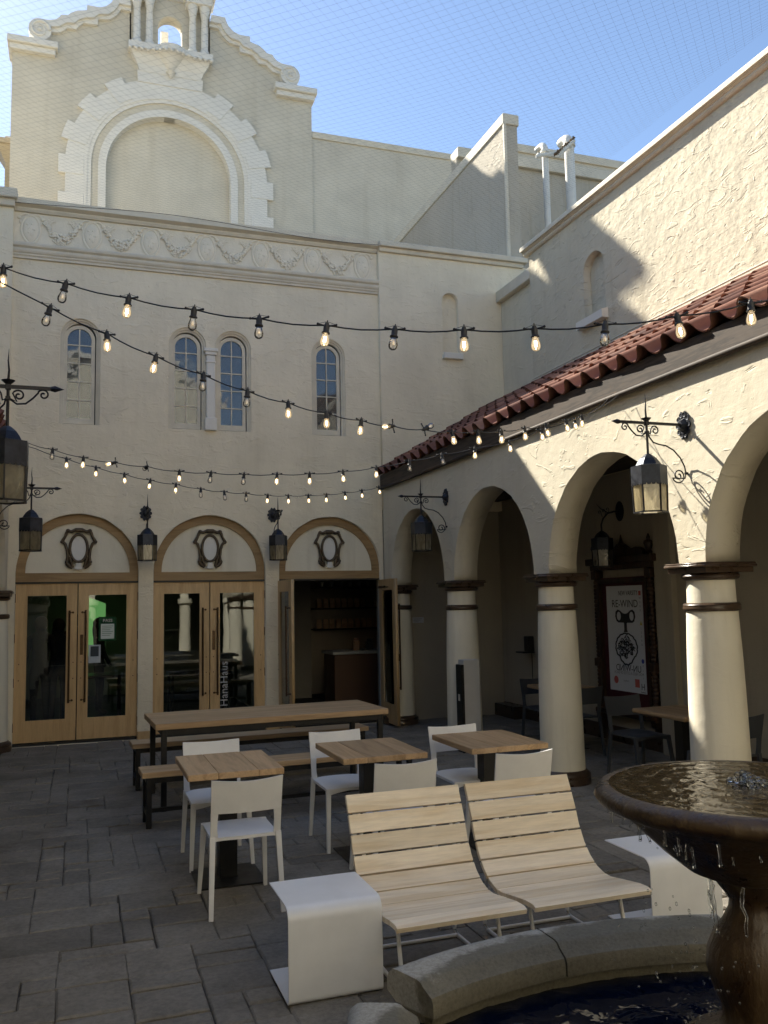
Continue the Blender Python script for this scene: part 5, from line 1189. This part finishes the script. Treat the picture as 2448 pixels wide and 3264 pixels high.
# poster sheet: u runs right as seen (towards -Y)
pw, pz0, pz1 = 0.385, 0.665, 1.99; XPS = XP-0.056
paper = MB().box(XPS, XPS+0.004, yc-pw, yc+pw, pz0, pz1).build('poster', plain('poster_paper', (0.62, 0.64, 0.66), 0.55, var=0.01), po)
ink = plain('black_ink', (0.012, 0.012, 0.013), 0.6); red = plain('red_ink', (0.50, 0.11, 0.09), 0.6); greyi = plain('grey_ink', (0.24, 0.24, 0.25), 0.6)
PM = lambda cu_, cz: (lambda u, v, t: (XPS-0.0015-t*0.3, yc-(cu_+u), cz+v))
def ptext(s, size, cu_, cz, mat=ink, **k): return link('lettering', text_mesh(s, size, PM(cu_, cz), **k), mat, paper)
ptext('NEW VARSITY', 0.082, 0.085, 1.895, sx=0.78); MB().box(XPS-0.002, XPS, yc-0.355, yc-0.310, 1.865, 1.92).build('red_square', red, paper)
ptext('RE-WIND', 0.135, 0.01, 1.76, sx=0.98); ptext('UN-WIND', 0.118, 0.03, 0.955, sx=0.98, flip=True)
ptext('YOU NEED A LITTLE OF EACH', 0.05, 0.03, 0.895, greyi, sx=0.9, flip=True)
for i, ch_ in enumerate('WORK'): ptext(ch_, 0.04, 0.335, 1.83-0.05*i, greyi)
for i, ch_ in enumerate('LEARN'): ptext(ch_, 0.04, 0.335, 1.46-0.05*i, greyi)
for i, ch_ in enumerate('PLAY'): ptext(ch_, 0.04, 0.335, 1.0-0.05*i, greyi)
m = MB(); m.prism([(0.31, 1.50), (0.36, 1.50), (0.335, 1.555)], -0.0005, 0.0005, PM(0, 0)); m.build('yellow_mark', plain('yellow_ink', (0.5, 0.42, 0.05), 0.6), paper)
m = MB(); m.prism([(0.335+0.028*math.cos(a), 1.06+0.028*math.sin(a)) for a in [2*math.pi*k/20 for k in range(20)]], -0.0005, 0.0005, PM(0, 0)); m.build('blue_mark', plain('blue_ink', (0.02, 0.05, 0.35), 0.6), paper)
m = MB(); m.prism([(-0.245+0.048*math.cos(a), 0.80+0.048*math.sin(a)) for a in [2*math.pi*k/20 for k in range(20)]], -0.0005, 0.0005, PM(0, 0)); m.build('red_disc', red, paper)
MB().box(XPS-0.002, XPS, yc-0.245, yc-0.155, 0.735, 0.835).build('red_square', red, paper)
ptext('stanford', 0.034, -0.03, 0.80, greyi); ptext('H', 0.11, 0.315, 0.745); ptext('hanahaus', 0.026, 0.315, 0.685)
# winding key
def ellp(cx, cz, a, b, n=28): return [(cx+a*math.cos(2*math.pi*k/n), cz+b*math.sin(2*math.pi*k/n)) for k in range(n)]
ko = [(-0.19, 1.545), (-0.215, 1.60), (-0.205, 1.66), (-0.16, 1.69), (-0.11, 1.68), (-0.05, 1.645), (0.0, 1.636), (0.05, 1.645), (0.11, 1.68), (0.16, 1.69), (0.205, 1.66), (0.215, 1.60), (0.19, 1.545), (0.15, 1.525), (0.04, 1.525), (0.03, 1.52), (0.03, 1.44), (0.045, 1.405), (-0.045, 1.405), (-0.03, 1.44), (-0.03, 1.52), (-0.04, 1.525), (-0.15, 1.525)]
link('key_print', slab_mesh([(a+0.01, b) for a, b in ko], [ellp(-0.125, 1.607, 0.043, 0.055), ellp(0.145, 1.607, 0.043, 0.055)], -0.0005, 0.0005, PM(0, 0)), ink, paper)
# brain drawing: lumpy outline and folds
m = MB()
out_ = []
for k in range(90):
    a = 2*math.pi*k/90; r = 1+0.045*abs(math.sin(8*a+0.6))-0.02; bx_ = 0.01+0.225*r*math.cos(a)-0.0; bz = 1.215+0.175*r*math.sin(a)
    if bz < 1.12: bz = 1.12+(bz-1.12)*1.45; bx_ = 0.01+(bx_-0.01)*0.85
    out_.append((bx_, bz))
m.tube([PM(0, 0)(u, v, 0) for u, v in out_], 0.0095, 5, closed=True)
rnd = random.Random(14)
for k in range(75):
    a = rnd.uniform(0, 6.28); r = math.sqrt(rnd.uniform(0, 1))*0.80; u0, v0 = 0.01+0.20*r*math.cos(a), 1.205+0.165*r*math.sin(a); th = rnd.uniform(0, 6.28); P = [(u0, v0)]
    for q in range(7): th += rnd.uniform(-1.1, 1.1); u0 += 0.0125*math.cos(th); v0 += 0.0125*math.sin(th); P.append((u0, v0))
    P = [p for p in P if ((p[0]-0.01)/0.21)**2+((p[1]-1.205)/0.175)**2 < 1]
    if len(P) > 2: m.tube([PM(0, 0)(u, v, 0) for u, v in P], 0.0055, 4)
m.build('brain_print', ink, paper)
# sanitiser totem beside the column
to = thing('totem', 'tall slim black-fronted white totem standing before the shaded far column', 'totem', (4.57, 9.95, 0))
m = MB(); m.cbox(4.47, 4.69, 9.90, 10.06, 0.0, 1.115, 0.006); m.build('body', plain('grey_white_panel', (0.52, 0.50, 0.46), 0.5), to)
m = MB(); m.cbox(4.43, 4.4695, 9.885, 10.05, 0.0, 1.06, 0.004); m.build('front_panel', M['steel'], to)
m = MB(); m.box(4.4275, 4.4298, 9.94, 9.99, 0.62, 0.70); m.build('label', M['trim'], to)
m = MB(); m.cbox(XP-0.10, XP, 11.90, 12.05, 1.05, 1.28, 0.01); m.cbox(XP-0.22, XP-0.02, 11.86, 12.1, 1.03, 1.05, 0.004); m.tube([(XP-0.01, 11.97, 1.03), (XP-0.01, 11.97, 0.45)], 0.006, 6)
tag(m.build('wall_dispenser', M['steel']), 'small black dispenser with tray on the arcade back wall', 'dispenser')
m = MB(); m.cbox(6.36, 6.56, 12.25, 12.92, 0.0, 0.19, 0.01); tag(m.build('planter_box', M['brown']), 'low dark box on the floor in the arcade corner', 'box')
sp = thing('wall_sign', 'small white notice on the arcade end wall near the open door', 'sign', (5.09, YF+0.055, 1.55)); MB().cbox(4.99, 5.18, YF+0.048, YF+0.0595, 1.505, 1.595, 0.002).build('plate', plain('pale_plate', (0.5, 0.52, 0.55), 0.5), sp)
m = MB()
for k in range(3): m.box(5.005, 5.15-0.03*k, YF+0.046, YF+0.0478, 1.565-0.022*k, 1.572-0.022*k)
m.build('print', greyi, sp)

# ================================================================== SHOP CONTENTS
ct = thing('shop_counter', 'wood fronted counter with pale top inside the open right door', 'counter', (4.9, 15.3, 0))
MB().cbox(4.28, 6.4, 15.0, 15.7, 0.0, 0.93, 0.01).build('front', plain('walnut_panel', (0.11, 0.055, 0.028), 0.5), ct); MB().cbox(4.24, 6.4, 14.95, 15.75, 0.932, 0.985, 0.008).build('top', plain('pale_counter', (0.42, 0.41, 0.38), 0.4), ct)
sh = thing('wall_shelves', 'dark wall shelves loaded with bags behind the counter', 'shelf', (5.3, 17.4, 0))
for z in (1.30, 1.72, 2.14): MB().cbox(4.5, 6.6, 17.2, 17.5, z, z+0.03, 0.004).build('shelf', M['carved'], sh)
MB().box(4.4, 6.65, 17.51, 17.56, 0.0, 2.9).build('back_panel', plain('shop_back_wall', (0.40, 0.35, 0.28), 0.8), sh)
bagm = MB(); V = [(-0.05, -0.03, 0), (0.05, -0.03, 0), (0.05, 0.03, 0), (-0.05, 0.03, 0), (-0.052, -0.034, 0.10), (0.052, -0.034, 0.10), (0.052, 0.034, 0.10), (-0.052, 0.034, 0.10), (-0.045, -0.006, 0.19), (0.045, -0.006, 0.19), (0.045, 0.006, 0.19), (-0.045, 0.006, 0.19)]
bagm.add(V, [(3, 2, 1, 0)]+[(k, (k+1) % 4, (k+1) % 4+4, k+4) for k in range(4)]+[(k+4, (k+1) % 4+4, (k+1) % 4+8, k+8) for k in range(4)]+[(8, 9, 10, 11)]); bme = bagm.mesh('coffee_bag'); bme.materials.append(plain('kraft_paper', (0.58, 0.40, 0.26), 0.7, var=0.2, scale=9))
for z in (1.33, 1.75):
    for k in range(10):
        o = link('coffee_bag', bme, None); o.location = (4.62+0.135*k, 17.3+random.uniform(-.03, .03), z); o.rotation_euler = (0, 0, random.uniform(-.3, .3)); tag(o, 'small kraft paper bag standing on the shop shelf', 'bag', 'kraft bags on the shop shelves')
cupm = MB().lathe([(0.03, 0), (0.042, 0.10), (0.044, 0.10), (0.0445, 0.112)], 12).mesh('cup', 40); cupm.materials.append(M['trim'])
for k in range(6):
    o = link('paper_cup', cupm, None); o.location = (4.7+0.2*k, 17.32, 2.17); tag(o, 'white paper cup on the top shop shelf', 'cup', 'paper cups on the top shelf')
for x, y, sx_, h, mat, lab in ((4.75, 15.2, 0.10, 0.22, (0.35, 0.2, 0.12), 'brown paper packet on the shop counter'), (5.02, 15.25, 0.12, 0.20, (0.03, 0.03, 0.035), 'black packet on the shop counter'), (5.24, 15.22, 0.16, 0.34, (0.5, 0.48, 0.5), 'pale bag on the shop counter'), (5.36, 15.08, 0.06, 0.13, (0.35, 0.02, 0.03), 'small red tin on the shop counter')):
    m = MB(); m.cbox(x-sx_/2, x+sx_/2, y-0.05, y+0.05, 0.986, 0.986+h*0.8, 0.012); m.cbox(x-sx_*0.42, x+sx_*0.42, y-0.02, y+0.02, 0.986+h*0.79, 0.986+h, 0.008)
    tag(m.build('counter_packet', plain('packet', mat, 0.5)), lab, 'packet')
gw = thing('green_wall_panel', 'green wall seen through the left door glass, lamplight put in as glow', 'panel', (0.2, 18.4, 0)); MB().prism([(0.12, 0.9), (0.5, 0.9), (0.5, 1.93), (0.12, 2.08)], 18.4, 18.46, XZ).build('panel', emit('green_glow', (0.17, 0.42, 0.13), 0.32), gw)  # emission stands in for lamplight falling on the green wall
ex = thing('exit_sign', 'small green EXIT sign hanging inside behind the left door', 'sign', (0.62, 15.6, 2.15)); MB().cbox(0.48, 0.78, 15.60, 15.64, 2.06, 2.22, 0.004).build('box', plain('exit_box', (0.05, 0.06, 0.05), 0.5), ex); link('lettering', text_mesh('EXIT', 0.14, lambda u, v, t: (0.63+u, 15.597-t, 2.14+v)), emit('exit_green', (0.10, 0.5, 0.16), 0.35), ex)
for lab, x, y in (('dark cafe table inside behind the left door', 0.2, 15.4), ('dark cafe table inside behind the middle door', 1.9, 15.0)):
    t_ = thing('shop_table', lab, 'table', (x, y, 0)); MB().cbox(-0.5, 0.5, -0.35, 0.35, 0.71, 0.75, 0.006).build('top', M['carved'], t_, None, False)
    for sx_ in (-1, 1):
        for sy_ in (-1, 1): MB().box(sx_*0.45-0.02, sx_*0.45+0.02, sy_*0.3-0.02, sy_*0.3+0.02, 0, 0.71).build('leg', M['steel'], t_, None, False)
pl = thing('pendant_lamp', 'small lit pendant bulb inside behind the left door glass', 'lamp', (-0.12, 14.6, 2.1)); MB().tube([(-0.12, 14.6, 2.16), (-0.12, 14.6, 3.59)], 0.004, 5).build('cord', M['wire'], pl); m = MB(); m.ball((-0.12, 14.6, 2.12), 0.032, 0.032, 0.04, 12, 8); m.build('bulb', emit('warm_bulb', (1.0, 0.62, 0.25), 5.0), pl, 180)
# people inside, standing in the dark behind the left door
def person(label, loc, rz, h, cloth, hair, long_hair=False):
    s = h/1.72
    J = {'pelvis': (0, 0, .95), 'waist': (0, 0, 1.08), 'chest': (0, .01, 1.28), 'sh': (0, 0, 1.42), 'neck': (0, .01, 1.50), 'head': (0, .02, 1.60), 'top': (0, .015, 1.70),
         'lsh': (.17, 0, 1.40), 'lel': (.22, .03, 1.13), 'lwr': (.20, .14, .92), 'lha': (.19, .18, .86), 'rsh': (-.17, 0, 1.40), 'rel': (-.22, .02, 1.13), 'rwr': (-.20, .12, .90), 'rha': (-.19, .16, .83),
         'lhip': (.09, 0, .90), 'lkn': (.10, .02, .50), 'lan': (.10, -.01, .08), 'lto': (.11, .14, .03), 'rhip': (-.09, 0, .90), 'rkn': (-.10, .03, .50), 'ran': (-.11, .0, .08), 'rto': (-.12, .15, .03)}
    Rr = {'pelvis': .14, 'waist': .12, 'chest': .15, 'sh': .11, 'neck': .055, 'head': .085, 'top': .06, 'lsh': .065, 'lel': .047, 'lwr': .034, 'lha': .035, 'rsh': .065, 'rel': .047, 'rwr': .034, 'rha': .035, 'lhip': .09, 'lkn': .062, 'lan': .042, 'lto': .038, 'rhip': .09, 'rkn': .062, 'ran': .042, 'rto': .038}
    E_ = [('pelvis', 'waist'), ('waist', 'chest'), ('chest', 'sh'), ('sh', 'neck'), ('neck', 'head'), ('head', 'top'), ('sh', 'lsh'), ('lsh', 'lel'), ('lel', 'lwr'), ('lwr', 'lha'), ('sh', 'rsh'), ('rsh', 'rel'), ('rel', 'rwr'), ('rwr', 'rha'), ('pelvis', 'lhip'), ('lhip', 'lkn'), ('lkn', 'lan'), ('lan', 'lto'), ('pelvis', 'rhip'), ('rhip', 'rkn'), ('rkn', 'ran'), ('ran', 'rto')]
    ks = list(J); me = bpy.data.meshes.new('person'); me.from_pydata([tuple(c*s for c in J[k]) for k in ks], [(ks.index(a), ks.index(b)) for a, b in E_], [])
    ob_ = bpy.data.objects.new('tmp', me); COL.objects.link(ob_); md = ob_.modifiers.new('s', 'SKIN'); sv = me.skin_vertices[0].data
    for i, k in enumerate(ks): sv[i].radius = (Rr[k]*s, Rr[k]*s*(0.75 if k in ('chest', 'waist', 'pelvis', 'sh') else 1)); sv[i].use_root = (k == 'pelvis')
    ob_.modifiers.new('d', 'SUBSURF').levels = 2
    dg = bpy.context.evaluated_depsgraph_get(); fin_ = bpy.data.meshes.new_from_object(ob_.evaluated_get(dg)); bpy.data.objects.remove(ob_)
    fin_.shade_smooth(); fin_.materials.clear()
    p_ = thing('person', label, 'person', loc, rz, 'people inside the shop'); link('body', fin_, plain('clothes', cloth, 0.8), p_, False)
    m = MB(); m.ball((0, 0.0, 1.625*s), .098*s, .11*s, .115*s, 14, 10)
    if long_hair: m.ball((0, -.05*s, 1.50*s), .10*s, .07*s, .17*s, 12, 8)
    m.build('hair', plain('hair', hair, 0.6), p_, 180, False)
person('person in dark clothing standing left inside the left door', (-0.55, 14.5, 0), R(160), 1.72, (0.02, 0.02, 0.022), (0.012, 0.01, 0.008))
person('person in dark blue standing in the middle inside the left door', (-0.30, 14.8, 0), R(200), 1.68, (0.015, 0.018, 0.03), (0.01, 0.008, 0.007), True)
person('person in dark red standing right inside the left leaf of the left door', (-0.08, 14.9, 0), R(150), 1.75, (0.035, 0.012, 0.012), (0.012, 0.01, 0.008))
person('person with long hair silhouetted against the green wall', (0.335, 16.2, 0), R(-80), 1.66, (0.015, 0.015, 0.015), (0.008, 0.007, 0.006), True)

# ================================================================== BIRD NET
def net_z(x, y):
    u = (x+2.9)/(6.50+2.9); v = (y+6)/(12.78+6); u = min(1, max(0, u)); v = min(1, max(0, v))
    edge = 7.40+0.22*v+0.10*math.sin(x*1.3)*max(0, v-0.85)/0.15*0.5
    return edge-0.85*(math.sin(math.pi*u)**0.75)*(math.sin(math.pi*v)**0.8)
def make_net():
    V = []; F = []; r = 0.00062; x0, x1, y0, y1 = -2.9, 6.50, -6.0, 12.78; sp_ = 0.085*math.sqrt(2); seg = 0.42
    def strand(p, d, L):
        n = max(2, int(L/seg)); base = len(V); side = Vector((-d.y, d.x, 0))
        for i in range(n+1):
            q = p+d*(L*i/n); z = net_z(q.x, q.y); c = Vector((q.x, q.y, z))
            V.extend([c+side*r, c-side*r*0.6+Vector((0, 0, r*0.9)), c-side*r*0.6-Vector((0, 0, r*0.9))])
        for i in range(n):
            for k in range(3): F.append((base+i*3+k, base+i*3+(k+1) % 3, base+(i+1)*3+(k+1) % 3, base+(i+1)*3+k))
    for sg in (1, -1):
        d = Vector((1, sg, 0)).normalized(); W = (x1-x0); H = (y1-y0)
        c = -H if sg == 1 else 0
        t = (-(H) if sg == 1 else 0.0)
        b = -H
        while b < W+H:
            # line y = sg*(x - (x0+b)) + (y0 if sg==1 else y0) ; clip to rectangle
            xa = max(x0, x0+b if sg == 1 else x0+b-H); xb = min(x1, x0+b+H if sg == 1 else x0+b)
            if xb-xa > 0.05:
                f = (lambda x: y0+(x-(x0+b))) if sg == 1 else (lambda x: y0-(x-(x0+b)))
                p = Vector((xa, f(xa), 0)); strand(p, d, (xb-xa)*math.sqrt(2))
            b += sp_
    me = bpy.data.meshes.new('net'); me.from_pydata([tuple(v) for v in V], [], F); return me
nt_ = thing('bird_net', 'thin bird netting stretched over the whole courtyard below the copings', 'net', (1.8, 3.4, 7.0))
netme = make_net(); o = link('mesh', netme, plain('grey_net_cord', (0.10, 0.10, 0.10), 0.7), nt_); o['kind'] = 'stuff'
m = MB(); rim_ = []
for i in range(40): x = -2.9+9.4*i/39; rim_.append((x, 12.78, net_z(x, 12.78)))
m.tube(rim_, 0.004, 5); m.build('edge_rope', M['wire'], nt_)
